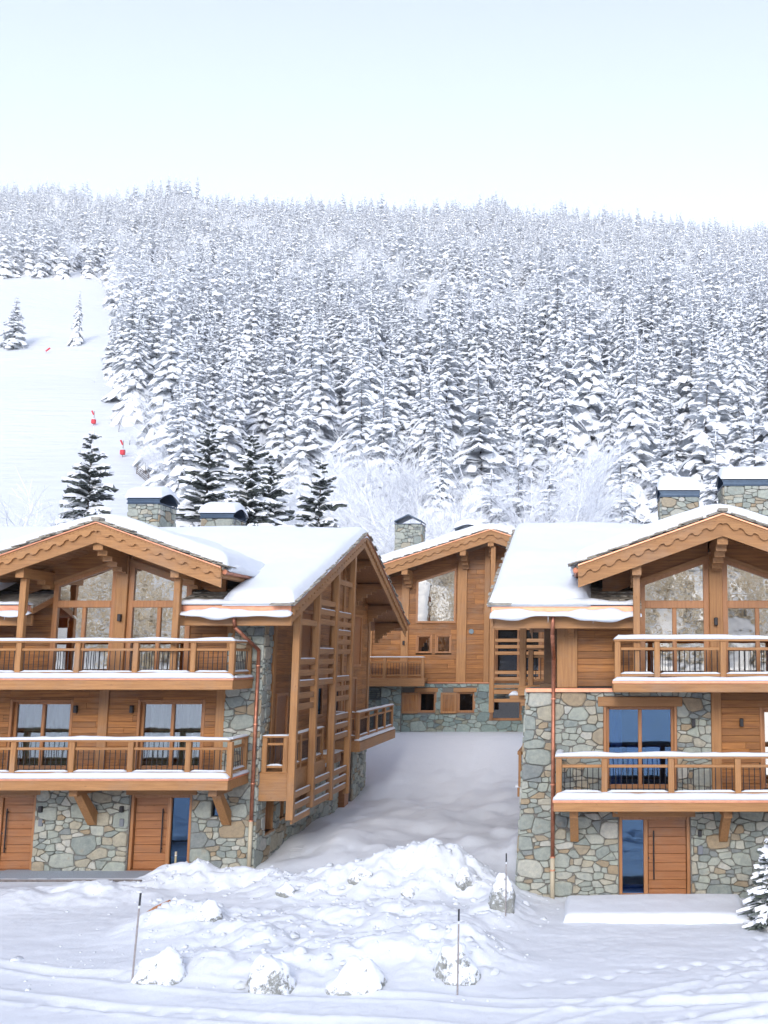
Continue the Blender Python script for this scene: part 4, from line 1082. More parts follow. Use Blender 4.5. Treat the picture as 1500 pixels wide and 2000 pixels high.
    dp = MB(); pts = [(x + .02, Y0 - 1.1, 6.8), (x, Y0 - 1.02, 6.3), (x, y, 5.7), (x, y, .85)]
    for a, b2 in zip(pts, pts[1:]): dp.rod(a, b2, .05, n=10)
    d = dp.build('downpipe', 'copper_old', root, True); MB().rod((x, y, .86), (x, y, -.2), .056, n=10).build('pipe_foot', 'beige', d, True)
    for z in (4.7, 2.6, .86, .55): MB().rod((x, y, z), (x, y, z + .035), .066, n=10).build('pipe_clamp', 'copper', d)
    chimney(root, 2.2, 3.4, 33.0, 34.3, 8.9, 10.92, 'x', 41, .42); chimney(root, 4.28, 6.0, 33.2, 34.6, 8.9, 11.32, 'x', 42, .42)
    mas.build(root)
chalet_two()

# ------------------------------------------------------------------ chalet at the head of the lane
def chalet_three():
    Y0, gx = 50.0, -4.92; z0 = 2.2
    root = thing('chalet', 'smaller-looking chalet closing the lane, with slanted window and shuttered stone ground floor', 'chalet', (-5, 50, 2.2), 'snow-covered chalets')
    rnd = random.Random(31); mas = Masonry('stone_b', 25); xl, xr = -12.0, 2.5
    zs = 4.52; zg = 11.80; gap = .33; yv = Y0 - 1.5; hl, hr = 6.0, 6.5
    sw = [(-8.42, -7.62, 3.12, 4.1), (-6.55, -5.75, 3.12, 4.1), (-4.95, -3.5, 2.75, 3.72)]
    wall_front('wall', xl, xr, 1.5, zs, Y0, Y0 + .3, sw, 'mortar', root)
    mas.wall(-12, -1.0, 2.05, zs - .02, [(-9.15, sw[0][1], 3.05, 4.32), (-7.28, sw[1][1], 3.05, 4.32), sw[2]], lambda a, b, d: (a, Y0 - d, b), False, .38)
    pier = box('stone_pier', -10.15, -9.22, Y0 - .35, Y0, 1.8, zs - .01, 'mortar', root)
    mas.wall(-10.15, -9.22, 2.05, zs - .02, [], lambda a, b, d: (a, Y0 - .35 - d, b), False, .38)
    for i, w_ in enumerate(sw):
        window(root, *w_, Y0, 0, fr=.09, glassm='glass_black', recess=.08)
        if i < 2:
            box('lintel', w_[0] - .2, w_[1] + .12, Y0 - .08, Y0 + .05, w_[3] + .0, w_[3] + .2, 'beam_x', root)
            s = MB().box(w_[0] - .80, w_[0] - .04, Y0 - .10, Y0 - .055, w_[2] - .02, w_[3] - .02)
            so = s.build('shutter', 'clad_z', root)
            for (a, b, c, d) in ((.0, .76, .0, .1), (.0, .76, .88, .98), (.0, .09, .1, .88), (.67, .76, .1, .88)): box('shutter_rail', w_[0] - .80 + a, w_[0] - .80 + b, Y0 - .125, Y0 - .101, w_[2] - .02 + c, w_[2] - .02 + d, 'beam_z', so)
    # wood upper storeys
    top = lambda x: zg - .55 - gap * abs(x - gx)
    big = (-8.66, -6.72, 7.40, 9.5); sm = [(-8.58, -7.9, 5.95, 6.8), (-7.64, -6.96, 5.95, 6.8)]; dk = (-4.75, -2.6, 4.7, 7.3)
    ops = [(big[0], big[1], big[2], 10.2)] + [(a - .05, b + .05, c - .05, d + .05) for a, b, c, d in sm] + [dk]
    P = [(xl, zs), (xr, zs), (xr, top(xr)), (gx, top(gx)), (xl, top(xl))]
    MB().poly([(a, Y0 + .32, b) for a, b in P], (0, .2, 0)).build('end_wall', 'dark', root)
    planks(root, xl, -1.5, zs, 11.2, ops, 'x', Y0 + .08, -1, rnd, .24, .03, top)
    # slanted window
    tb = lambda x: 9.45 + .325 * (x + 8.66)
    m = MB(); a0, a1, b0 = big[0], big[1], big[2]
    for (p, q) in ((a0, a0 + .1), (a1 - .1, a1)): m.poly([(p, Y0 - .02, b0), (q, Y0 - .02, b0), (q, Y0 - .02, tb(q)), (p, Y0 - .02, tb(p))], (0, .2, 0))
    m.box(a0 + .1, a1 - .1, Y0 - .018, Y0 + .18, b0, b0 + .1); m.poly([(a0 + .1, Y0 - .018, tb(a0 + .1) - .1), (a1 - .1, Y0 - .018, tb(a1 - .1) - .1), (a1 - .1, Y0 - .018, tb(a1 - .1)), (a0 + .1, Y0 - .018, tb(a0 + .1))], (0, .19, 0))
    f = m.build('slanted_window', 'frame', root)
    MB().poly([(a0 + .1, Y0 + .01, b0 + .1), (a1 - .1, Y0 + .14, b0 + .1), (a1 - .1, Y0 + .14, tb(a1 - .1) - .1), (a0 + .1, Y0 + .01, tb(a0 + .1) - .1)], (0, .012, 0)).build('pane', 'glass', f)
    for s_, h_ in ((-1, hl + .5), (1, 6.4)):
        Q = [(gx, top(gx) - .30), (gx + s_ * h_, top(gx + s_ * h_) - .30), (gx + s_ * h_, top(gx + s_ * h_)), (gx, top(gx))]
        MB().poly([(a, Y0 + .045, b) for a, b in Q], (0, .04, 0)).build('gable_board', 'clad_x', root)
    P = [(a0, tb(a0)), (a1, tb(a1)), (a1, tb(a1) + .78), (a0, tb(a0) + .78)]
    MB().poly([(a, Y0 + .052, b) for a, b in P], (0, .03, 0)).build('gable_board', 'clad_x', root)
    for w_ in sm: window(root, *w_, Y0 + .06, 0, fr=.07, recess=.03)
    window(root, *dk, Y0 + .06, 1, fr=.09, recess=.05, glassm='glass_black')
    for (x, w_, b) in ((-9.18, .36, 9.6), (-6.42, .46, 10.9), (-5.2, .26, 11.2), (-10.9, .3, 9.0)):
        box('wall_post', x - w_ / 2, x + w_ / 2, Y0 - .06, Y0 + .06, zs, min(b, top(x) - .02), 'beam_z', root)
    for x in (-9.0, -6.25, gx):
        zt = top(x) - .0; stepped_beam('purlin', root, 'y', x, .28, yv + .05, Y0 + .05, zt, [(0, .25), (.4, .45), (.6, .62), (.8, .78)], 'beam_y')
    box('front_column', -4.92, -4.70, yv + .2, yv + .42, 3.2, 11.0, 'beam_z', root)
    for k, z in enumerate((7.72, 7.42, 7.12, 6.55, 6.25, 5.95, 5.05, 4.75, 4.4, 3.75)):
        box('slat', -4.69, -1.2, yv + .26, yv + .32, z - .08, z + .08, 'beam_x', root)
    box('upper_deck', -4.69, -1.2, yv + .2, Y0 - .07, 4.05, 4.25, 'beam_x', root)
    box('sill_flashing', -8.0, -4.95, Y0 - .09, Y0 + .05, zs - .0, zs + .035, 'copper', root, .004)
    MB().rod((-5.95, Y0 + .04, 7.0), (-5.95, Y0 - .02, 7.0), .12, n=14).build('wall_vent', 'louvre', root)
    sconce(root, -9.2, Y0 - .06, 6.35)
    box('inner_wall', xl + .3, xr - .3, Y0 + 1.0, Y0 + 1.2, 1.5, zs, 'dark', root)
    l = MB()
    for k in range(5): l.poly([(-11.3, Y0 - .02, 3.86 + k * .09), (-11.3, Y0 - .09, 3.80 + k * .09), (-11.3, Y0 - .08, 3.79 + k * .09), (-11.3, Y0 - .01, 3.85 + k * .09)], (1.05, 0, 0))
    l.box(-11.35, -10.2, Y0 - .1, Y0 - .02, 3.72, 3.77).box(-11.35, -10.2, Y0 - .1, Y0 - .02, 4.26, 4.31).build('louvre_vent', 'louvre', root)
    # balcony
    b = MB().box(-12, -8.0, Y0 - 1.1, Y0 - .07, 4.62, 4.78).box(-12, -7.98, Y0 - 1.15, Y0 - 1.0, 4.40, 4.745).build('balcony', 'beam_x', root)
    railing(b, 'x', Y0 - 1.0, -12, -8.0, 4.78, (-11.3, -9.9, -8.1), False, .1, .98, 420)
    snow_strip('rail_snow', (-12, Y0 - 1.0, 5.76), (-8.0, Y0 - 1.0, 5.76), .18, .035, b, 8)
    # roof
    fm = lambda u, z, d: (u, yv - d, z)
    for s, h in ((-1, hl), (1, hr)):
        P = [(gx, zg - .28), (gx + s * h, zg - gap * h - .28), (gx + s * h, zg - gap * h), (gx, zg)]
        MB().poly([(a, yv + .05, b_) for a, b_ in P], (0, 12, 0)).build('roof_deck', 'soffit', root)
        gable_boards(root, gx, zg, gx + s * h, zg - gap * h, fm, .06, .30, .58, .45)
        verge_slates(root, gx, zg, gx + s * h, zg - gap * h, fm, rnd, .7, 2, .4)
    roof_snow('roof_snow', gx - hl - .15, gx + hr, yv + .05, Y0 + 10.5, lambda X_, Y_: zg - .07 - gap * sabs(X_ - gx, .5), .5, root, None, .5, .15, 33)
    chimney(root, -10.55, -9.2, 54.0, 55.2, 9.3, 12.75, 'y', 51, .3, snowy=False, hood_h=.36); chimney(root, -7.6, -6.25, 56.0, 57.2, 10.5, 12.55, 'y', 52, .45)
    chimney(root, -5.6, -4.0, 58.5, 59.5, 10.8, 12.3, 'y', 53, .5)
    box('rear_wall', xl, xr, 61.2, 61.5, 1, 9, 'clad_x', root); box('side_wall', xl - .02, xl + .3, Y0 + .35, 61.2, 1, 9.3, 'clad_y', root)
    mas.build(root)
chalet_three()
# ------------------------------------------------------------------ trees
def spruce_mesh(name, seed, H, Rw, whorls, snow=.9, needle='needle', trunk_r=.22, bare=.05, droop=.5, per=8, wid=.30, sfac=1.0, fork=0, snz=.03):
    """returns (trunk mesh, crown mesh); crown = drooping boughs, needles below and snow lying on them"""
    rn = random.Random(seed); cv, cf, cm = [], [], []
    def strip(path, widths, lift, mi, sag):
        n0 = len(cv); k = len(path)
        for i, p in enumerate(path):
            a = path[max(i - 1, 0)]; b = path[min(i + 1, k - 1)]; d = (b - a).normalized(); s = d.cross(Vector((0, 0, 1)))
            if s.length < 1e-4: s = Vector((1, 0, 0))
            s.normalize(); up = s.cross(d); w_ = widths[i]
            c = p + up * lift; j1, j2 = rn.uniform(.1, .6), rn.uniform(.1, .6)
            cv.append(c + s * w_ * rn.uniform(.8, 1.2) - Vector((0, 0, sag * w_ * rn.uniform(.6, 1.4))) + d * (w_ * j1)); cv.append(c + up * (.10 * w_ + (lift * .6 if mi else 0))); cv.append(c - s * w_ * rn.uniform(.8, 1.2) - Vector((0, 0, sag * w_ * rn.uniform(.6, 1.4))) + d * (w_ * j2))
        for i in range(k - 1):
            for j in (0, 1):
                a = n0 + i * 3 + j; cf.append((a, a + 1, a + 4, a + 3)); cm.append(mi)
    lean = Vector((rn.uniform(-.02, .02), rn.uniform(-.02, .02), 0))
    def bough(o, a, L, dr, up0, wmax, side, K=5):
        path = []
        for k in range(K + 1):
            s = k / K; r_ = L * s
            path.append(o + Vector((math.cos(a + side * s) * r_, math.sin(a + side * s) * r_, L * (up0 * s - dr * s * s))))
        jag = [.55, .9, 1.05, .72, .85, .12] if K == 5 else [.3, .95, .8, .1]
        ws = [wmax * j * rn.uniform(.7, 1.25) for j in jag]
        strip(path, ws, 0, 0, .55)
        if rn.random() < snow:
            c0 = rn.choice((0, 0, 1)); c1 = K + 1 - (0 if rn.random() < .7 or snow > .9 else 1); sp = path[c0:c1]
            strip(sp, [x * rn.uniform(.75, 1.10) * sfac for x in ws[c0:c1]], .03 + snz * L, 1, .50)
        return path
    dz = H * (1 - bare) / whorls
    for wI in range(whorls):
        t = bare + (1 - bare) * ((wI + .3) / whorls) ** .93
        rr = Rw * (1 - t) ** .80 * rn.uniform(.85, 1.1) + .10
        nb = max(4, int(per * (.55 + .55 * (1 - t)) + rn.random())); a0 = rn.random() * 6.28
        for b in range(nb):
            a = a0 + 6.283 * (b + rn.uniform(-.35, .35)) / nb; L = rr * rn.uniform(.6, 1.2); z = H * t + dz * rn.uniform(-.55, .55)
            dr = droop * rn.uniform(.65, 1.35) * (1.15 - .5 * t); up0 = .12 + .45 * t
            o = Vector((0, 0, min(z, H * .97))) + lean * z
            pth = bough(o, a, L, dr, up0, max(.10, L * wid * rn.uniform(.75, 1.3)), rn.uniform(-.15, .15))
            for f in range(fork):
                k = rn.choice((1, 2, 2, 3, 4)); sg = 1 if f % 2 else -1
                bough(pth[k], a + sg * rn.uniform(.45, .95), L * rn.uniform(.25, .45) * (1.1 - .12 * k), dr * 1.1, .05, max(.06, L * wid * .42), 0, 3)
    # leader
    n0 = len(cv); tip = lean * H
    for k in range(5): cv.append(Vector((math.cos(k * 1.257) * .006 * H, math.sin(k * 1.257) * .006 * H, H * .90)) + tip)
    cv.append(Vector((0, 0, H * 1.02)) + tip)
    for k in range(5): cf.append((n0 + k, n0 + (k + 1) % 5, n0 + 5)); cm.append(1 if snow > .5 else 0)
    cme = bpy.data.meshes.new(name + '_crown'); cme.from_pydata([tuple(v) for v in cv], [], cf)
    cme.materials.append(M[needle]); cme.materials.append(M['tree_snow']); cme.polygons.foreach_set('material_index', cm); cme.update()
    m = MB(); m.rod((0, 0, -1.5), Vector((0, 0, H * .5)) + lean * H * .5, trunk_r, trunk_r * .6, 7).rod(Vector((0, 0, H * .5)) + lean * H * .5, Vector((0, 0, H * .97)) + lean * H, trunk_r * .6, .02, 6)
    tme = bpy.data.meshes.new(name + '_trunk'); tme.from_pydata(m.v, [], m.f); tme.materials.append(M['bark']); tme.update()
    return tme, cme
def frost_mesh(name, seed, H, spread, depth=5, weep=.0, first=.25):
    rn = random.Random(seed); tm = MB(); cm = MB()
    def grow(p, d, L, r, lev):
        q = p + d * L
        (tm if lev == 0 else cm).rod(p, q, r, r * .62, 5 if lev < 2 else 3, 0, False)
        if lev >= depth: return
        n = rn.choice((3, 4)) if lev < 3 else rn.choice((2, 3, 3))
        for i in range(n):
            t = rn.uniform(first if lev == 0 else .35, 1); s = p + d * (L * t)
            ax = Vector((rn.gauss(0, 1), rn.gauss(0, 1), rn.gauss(0, .5)))
            nd = (d + ax * spread * .55 + Vector((0, 0, .16 - weep * lev * .25))).normalized()
            grow(s, nd, L * rn.uniform(.55, .78), r * .52, lev + 1)
        grow(q, (d + Vector((rn.gauss(0, .16), rn.gauss(0, .16), .05 - weep * .1 * lev))).normalized(), L * .72, r * .62, lev + 1)
    grow(Vector((0, 0, -.3)), Vector((rn.uniform(-.08, .08), rn.uniform(-.08, .08), 1)).normalized(), H * .34, H * .014, 0)
    def mk(mb, nm, mat):
        me = bpy.data.meshes.new(nm); me.from_pydata(mb.v, [], mb.f); me.materials.append(M[mat]); me.update(); return me
    return mk(tm, name + '_trunk', 'bark'), mk(cm, name + '_crown', 'twig')
def plant(name, meshes, x, y, z, s, rz, label, cat, group=None, sz=None):
    o = thing(name, label, cat, (x, y, z), group); o.rotation_euler = (0, 0, rz); o.scale = (s, s, sz or s); o['_root'] = False
    for me, nm in zip(meshes, ('trunk', 'crown')):
        c = bpy.data.objects.new(nm, me); COL.objects.link(c); c.parent = o
    return o

FOREST = [spruce_mesh('forest_spruce', 100 + i, 1.0 * h, rw, wh, .97, 'needle', .13, .03, dr, 9, .33, 1.08, 2) for i, (h, rw, wh, dr) in enumerate(
    [(22, 4.4, 19, .76), (24, 4.0, 20, .86), (20, 4.5, 17, .70), (23, 3.6, 20, .95), (21, 4.3, 18, .80), (25, 4.5, 21, .88)])]
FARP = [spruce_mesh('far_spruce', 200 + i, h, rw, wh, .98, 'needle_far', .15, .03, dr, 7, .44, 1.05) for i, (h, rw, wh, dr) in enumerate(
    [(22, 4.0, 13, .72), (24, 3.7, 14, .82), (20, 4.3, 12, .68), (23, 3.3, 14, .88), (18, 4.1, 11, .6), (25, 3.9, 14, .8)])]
GARDEN = [spruce_mesh('garden_spruce', 300 + i, h, rw, wh, .82, 'needle_dark', .10, .04, .40, 10, .20, .92, 7, .05) for i, (h, rw, wh) in enumerate([(9, 2.3, 24), (10, 2.8, 27), (8, 2.4, 22)])]
SHRUB = spruce_mesh('shrub', 400, 2.3, 1.0, 34, .75, 'needle_dark', .05, .02, .30, 13, .075, 1.0, 5)
FROST = [frost_mesh('frosted_tree', 500 + i, h, sp, 6, wp, fi) for i, (h, sp, wp, fi) in enumerate([(9, .85, .0, .2), (7, 1.0, .35, .12), (8, .75, .15, .2), (5, 1.15, .45, .05)])]

def clear_x(y): return 1.03 * np.interp(y, [60, 100, 190, 225, 265, 311, 380, 470], [-30, -44, -79, -99, -124, -146, -178, -226])
def in_view(x, y, lo=-60, hi=1560):
    u = 1160 + 2000 * x / (y * .99 + 1e-6); return (u > lo) & (u < hi)
rs = np.random.RandomState(5)
pts = []
y = 102.0
while y < 1020:
    sp = 8.6 + .6 * min(1, y / 500)
    xs_ = np.arange(-y * .70 - 20, y * .26 + 20, sp); n = len(xs_)
    px = xs_ + rs.uniform(-.42, .42, n) * sp; py = y + rs.uniform(-.5, .5, n) * sp * .92
    keep_ = in_view(px, py, -330, 1780)
    cl = (px < clear_x(py) + 3 * vn(py / 9, py * 0, 9)) & (py < 468 + 14 * vn(px / 25, px * 0, 8))
    low = ((py < 150) & (px < -34)) | ((py < 128) & (rs.rand(n) < .35))
    thin = rs.rand(n) < np.where(py < 175, .55, .95)
    k = keep_ & ~cl & ~low & thin
    pts += list(zip(px[k], py[k])); y += sp * .92
# second summit beyond the crest
for _ in range(420):
    pts.append((-100 + rs.normal(0, 75), 1110 + rs.normal(0, 60)))
P = np.array(pts); Z = gh(P[:, 0], P[:, 1])
vis = in_view(P[:, 0], P[:, 1], -20, 1520)
order = np.argsort(P[:, 1] + np.where(vis, 0, 1e5))
near_i = order[:295]; far_i = order[295:]
for n, i in enumerate(near_i):
    s = rs.uniform(.80, 1.45) if P[i, 1] > 135 else rs.uniform(.32, .62)
    plant('spruce_tree', FOREST[n % 6], P[i, 0], P[i, 1], Z[i], s, rs.uniform(0, 6.28), 'snow-laden spruce in the lower forest behind the chalets', 'tree', 'spruces at the front of the forest', s * rs.uniform(.92, 1.12)).rotation_euler = (rs.normal(0, .03), rs.normal(0, .03), rs.uniform(0, 6.28))
# the rest of the forest: one object
pc = bpy.data.collections.new('forest_prototypes')
for i, (tme, cme) in enumerate(FARP):
    o = bpy.data.objects.new('prototype_a%d' % i, cme); pc.objects.link(o)
for i in (0, 2):
    me = FROST[i][1].copy(); me.transform(Matrix.Diagonal((2.0, 2.0, 2.0, 1))); pc.objects.link(bpy.data.objects.new('prototype_b%d' % i, me))
fm_ = bpy.data.meshes.new('forest'); fm_.from_pydata([(P[i, 0], P[i, 1], Z[i] - .3) for i in far_i], [], [])
a = fm_.attributes.new('size', 'FLOAT', 'POINT'); a.data.foreach_set('value', (rs.uniform(.75, 1.35, len(far_i)) * (1 + .35 * fbm(P[far_i, 0] / 45, P[far_i, 1] / 45, 17, 2))).astype(np.float32))
a = fm_.attributes.new('pick', 'INT', 'POINT'); a.data.foreach_set('value', np.where(rs.rand(len(far_i)) + .5 * fbm(P[far_i, 0] / 30, P[far_i, 1] / 30, 23, 2) > .93, rs.randint(6, 8, len(far_i)), rs.randint(0, 6, len(far_i))).astype(np.int32))
a = fm_.attributes.new('spin', 'FLOAT', 'POINT'); a.data.foreach_set('value', rs.uniform(0, 6.28, len(far_i)).astype(np.float32))
def scatter(name, me, coll):
    o = bpy.data.objects.new(name, me); COL.objects.link(o)
    g = bpy.data.node_groups.new(name, 'GeometryNodeTree')
    g.interface.new_socket('Geometry', in_out='INPUT', socket_type='NodeSocketGeometry'); g.interface.new_socket('Geometry', in_out='OUTPUT', socket_type='NodeSocketGeometry')
    N = g.nodes.new; gi = N('NodeGroupInput'); go = N('NodeGroupOutput'); ip = N('GeometryNodeInstanceOnPoints'); ci = N('GeometryNodeCollectionInfo')
    ci.inputs['Collection'].default_value = coll; ci.inputs['Separate Children'].default_value = True; ci.inputs['Reset Children'].default_value = True
    na = N('GeometryNodeInputNamedAttribute'); na.data_type = 'FLOAT'; na.inputs[0].default_value = 'size'
    nb = N('GeometryNodeInputNamedAttribute'); nb.data_type = 'FLOAT'; nb.inputs[0].default_value = 'spin'
    cb = N('ShaderNodeCombineXYZ'); L_ = g.links.new
    ip.inputs['Pick Instance'].default_value = True
    L_(gi.outputs[0], ip.inputs['Points']); L_(ci.outputs[0], ip.inputs['Instance']); L_(na.outputs[0], ip.inputs['Scale'])
    nc = N('GeometryNodeInputNamedAttribute'); nc.data_type = 'INT'; nc.inputs[0].default_value = 'pick'; L_(next(o_ for o_ in nc.outputs if o_.enabled and o_.name == 'Attribute'), ip.inputs['Instance Index'])
    L_(nb.outputs[0], cb.inputs[2]); L_(cb.outputs[0], ip.inputs['Rotation']); L_(ip.outputs[0], go.inputs[0])
    md = o.modifiers.new('scatter', 'NODES'); md.node_group = g
    return o
tag(scatter('forest', fm_, pc), 'dense snow-covered conifer forest climbing the mountainside to the crest', 'forest', kind='stuff')
# slope across the valley, seen in the panes; sunlight is tinted into its trees
pc2 = bpy.data.collections.new('larch_prototypes')
for i in range(2):
    t_, c_ = spruce_mesh('larch', 600 + i, 20, 3.4, 12, .35, 'larch', .2, .05, .3, 6)
    pc2.objects.link(bpy.data.objects.new('prototype_larch', c_))
NO = 3800; ox = rs.uniform(-420, 420, NO); oy = rs.uniform(-620, -190, NO)
fo = bpy.data.meshes.new('opposite_forest'); fo.from_pydata(list(zip(ox, oy, gh(ox, oy) - .3)), [], [])
a = fo.attributes.new('size', 'FLOAT', 'POINT'); a.data.foreach_set('value', rs.uniform(.6, 1.1, NO).astype(np.float32))
a = fo.attributes.new('pick', 'INT', 'POINT'); a.data.foreach_set('value', rs.randint(0, 2, NO).astype(np.int32))
a = fo.attributes.new('spin', 'FLOAT', 'POINT'); a.data.foreach_set('value', rs.uniform(0, 6.28, NO).astype(np.float32))
tag(scatter('opposite_forest', fo, pc2), 'larch wood with golden sunlight tinted into its colour, on the slope mirrored in the windows', 'forest', kind='stuff')

# single trees
def put(me, u, vtop, vbase, Y, label, name='spruce_tree', cat='tree', h=9.0, group=None, slim=1.0):
    """stand a tree of mesh height h at depth Y under image column u, sized from its picture height"""
    P_ = rad(8.1); b = (1000 - vtop) / 2000; t = Y / (math.cos(P_) - b * math.sin(P_))
    zt = CAM_Z + (math.sin(P_) + b * math.cos(P_)) * t; x = (u - 1160) / 2000 * t
    zb = g1(x, Y); s = (zt - zb) / h
    return plant(name, me, x, Y, zb, s * slim, R.uniform(0, 6), label, cat, group, s)
put(GARDEN[0], 180, 836, 1000, 78, 'lone dark spruce with snow pads rising behind the near chalet ridge', h=9)
put(GARDEN[1], 408, 815, 990, 84, 'broad dark green spruce with heavy snow pads beside the ski run fence', h=10)
put(GARDEN[1], 495, 842, 1015, 72, 'dark spruce with thick snow behind the twin chimneys', h=10)
put(GARDEN[2], 625, 893, 1015, 68, 'small dark spruce just above the smooth snowy roof', h=8)
put(GARDEN[2], 535, 880, 1015, 80, 'dark spruce half hidden behind two larger dark spruces', h=8)
put(FOREST[2], 35, 578, 655, 330, 'single snowy spruce standing alone on the open ski run', h=20, slim=1.15)
put(FOREST[3], 157, 563, 645, 335, 'narrow snowy spruce on the ski run near the forest edge', h=23, slim=.8)
YL = ['full snowy spruce behind the flat snowy roof, close to the smaller stone-cornered chalet chimney', 'snowy spruce standing over the gap between the rear chalet and the stone-cornered chalet',
      'slim snowy spruce behind the bare end of the flat snowy roof', 'narrow snowy spruce straight behind the snow-capped chimney of the rear chalet',
      'tall snowy spruce directly behind the smaller chimney of the stone-cornered chalet', 'snowy spruce between the two chimneys of the stone-cornered chalet', 'snowy spruce behind the larger chimney of the stone-cornered chalet', 'short snowy spruce behind the gable peak of the rear chalet']
for (u, vt, Y, k, hh) in ((1220, 868, 96, 4, 21), (1018, 880, 92, 0, 22), (1068, 905, 88, 5, 25), (870, 850, 105, 3, 23), (1290, 820, 118, 1, 24), (1395, 835, 120, 0, 22), (1475, 800, 125, 2, 20), (960, 895, 95, 2, 20)):
    put(FOREST[k], u, vt, 0, Y, YL.pop(0), h=hh, group='spruces at the forest foot', slim=1.2)
FR = [(1125, 850, 88, 0, 9), (700, 885, 82, 1, 7), (745, 900, 86, 3, 5), (660, 880, 95, 2, 8), (780, 890, 78, 1, 7), (830, 930, 74, 2, 8), (590, 870, 105, 1, 7), (560, 900, 100, 3, 5), (905, 900, 84, 0, 9), (1175, 900, 92, 3, 5), (1100, 830, 108, 2, 8),
      (1060, 800, 118, 1, 7), (300, 790, 205, 1, 7), (265, 740, 250, 2, 8), (330, 840, 185, 1, 7), (225, 725, 270, 3, 5), (360, 830, 160, 0, 9), (290, 850, 200, 3, 5), (345, 760, 195, 2, 8), (205, 770, 262, 1, 7), (850, 960, 66, 3, 5), (710, 960, 66, 3, 5), (985, 930, 76, 1, 7), (760, 830, 115, 0, 9), (640, 820, 125, 1, 7), (235, 800, 235, 1, 7), (255, 835, 225, 3, 5), (215, 690, 300, 2, 8), (185, 735, 285, 3, 5), (318, 800, 210, 0, 9), (275, 860, 212, 1, 7), (820, 850, 112, 2, 8), (940, 850, 112, 1, 7)]
for i, (u, vt, Y, k, hh) in enumerate(FR):
    put(FROST[k], u, vt, 0, Y, 'bare broadleaf tree white with frost at the foot of the forest', 'frosted_tree', 'tree', hh, 'frosted bare trees', slim=1.25)
for (u, vt, Y, k, hh, lb) in ((5, 905, 62, 1, 7, 'frosted bare tree at the picture edge behind the lowest roof corner'), (100, 965, 66, 3, 5, 'small frosted bush behind the roof near the dark spruce'), (48, 955, 70, 2, 8, 'thin frosted bush between two larger frosted plants')):
    put(FROST[k], u, vt, 0, Y, lb, 'frosted_tree', 'tree', hh, slim=1.5)
plant('snowy_shrub', SHRUB, 4.22, 23.6, g1(4.22, 23.6), .92, .4, 'rounded snow-dusted conifer shrub at the corner of the doorstep', 'shrub', sz=1.0)

# ------------------------------------------------------------------ small things
gs = np.arange(-20, -10.4, .3); X, Y = np.meshgrid(gs, np.arange(27.9, 29.15, .2))
tag(grid_mesh('gravel_strip', X, Y, 0 * X + .0 + .012 * vn(X * 3, Y * 3, 5), 'gravel'), kind='structure')
def boulder(name, x, y, w_, h, seed, label, cat='boulder', group='snow-dusted boulders', sink=.06, peak=0.0):
    rn = random.Random(seed); m = MB(); nu, nv = 22, 14; V = []; F = []
    from mathutils import noise as mn
    for j in range(nv + 1):
        th = math.pi * j / nv
        for i in range(nu):
            ph = 2 * math.pi * i / nu; d = Vector((math.sin(th) * math.cos(ph), math.sin(th) * math.sin(ph), math.cos(th)))
            k = 1 + .34 * mn.noise(d * 1.3 + Vector((seed * 3.1, 0, 0))) + .13 * mn.noise(d * 3.3 + Vector((seed, 2, 0))) + .05 * mn.noise(d * 8 + Vector((0, seed, 0)))
            pk = 1 - peak * max(0, d.z); V.append((d.x * w_ / 2 * k * pk + .12 * w_ * peak * d.z * (1 if seed % 2 else -1), d.y * w_ * .42 * k * pk, max(d.z * h * .72 * k, -h * .3)))
    for j in range(nv):
        for i in range(nu): F.append([j * nu + i, (j + 1) * nu + i, (j + 1) * nu + (i + 1) % nu, j * nu + (i + 1) % nu])
    o = m.add(V, F).build(name, 'rock', None, True); o.location = (x, y, g1(x, y) + h * sink); return tag(o, label, cat, group)
boulder('boulder', -7.75, 19.35, .98, .58, 1, 'boulder almost buried in snow at the foot of the tall stake', peak=.3)
boulder('boulder', -5.62, 18.85, .80, .66, 2, 'grey boulder with mottled face between two larger snowy boulders')
boulder('boulder', -4.18, 19.05, 1.08, .66, 3, 'widest pointed boulder dusted with patchy snow', peak=.5)
boulder('boulder', -2.48, 19.5, .80, .74, 4, 'tall white-crusted boulder behind the nearest stake', peak=.25)
boulder('boulder', -2.05, 23.7, .55, .85, 5, 'upright snow-crusted boulder by the stone chalet corner')
boulder('rock_chunk', -8.05, 22.4, .55, .42, 6, 'snowy lump of rock on the bank below the glazed entrance', 'rock', 'rocks in the snow heap', sink=-.12, peak=.3)
boulder('rock_chunk', -4.35, 24.9, .34, .24, 7, 'dark bare stone lying on the face of the snow heap', 'rock', 'rocks in the snow heap', sink=-.12, peak=.3)
boulder('rock_chunk', -3.1, 25.4, .42, .5, 8, 'rough stone poking out near the heap crest', 'rock', 'rocks in the snow heap', sink=-.12, peak=.3)
boulder('rock_chunk', -5.6, 25.6, .55, .42, 9, 'pale stone on the shoulder of the snow heap', 'rock', 'rocks in the snow heap', sink=-.12, peak=.3)
boulder('rock_chunk', -7.3, 25.3, .45, .34, 10, 'half-buried stone between heap and gutter pipe', 'rock', 'rocks in the snow heap', sink=-.12, peak=.3)
bd = MB(); bd.poly([(-9.75, 23.2, .0), (-9.35, 23.0, .12), (-9.1, 22.98, .22), (-9.16, 23.0, .32), (-9.5, 23.1, .16)], (.02, .05, .0)).build('bark_scrap', 'door')
o = bpy.data.objects['bark_scrap']; o.location.z = g1(-9.4, 23.0) - .10; tag(o, 'reddish broken board sticking out of the snow bank', 'board')
bp = MB().box(-15.0, -11.2, 26.35, 26.42, .0, .05).build('plank_edge', 'fence'); bp.location.z = max(g1(-13, 26.3), 0) + .04; tag(bp, 'long dark timber edging lying across the snow before the doors', 'timber')
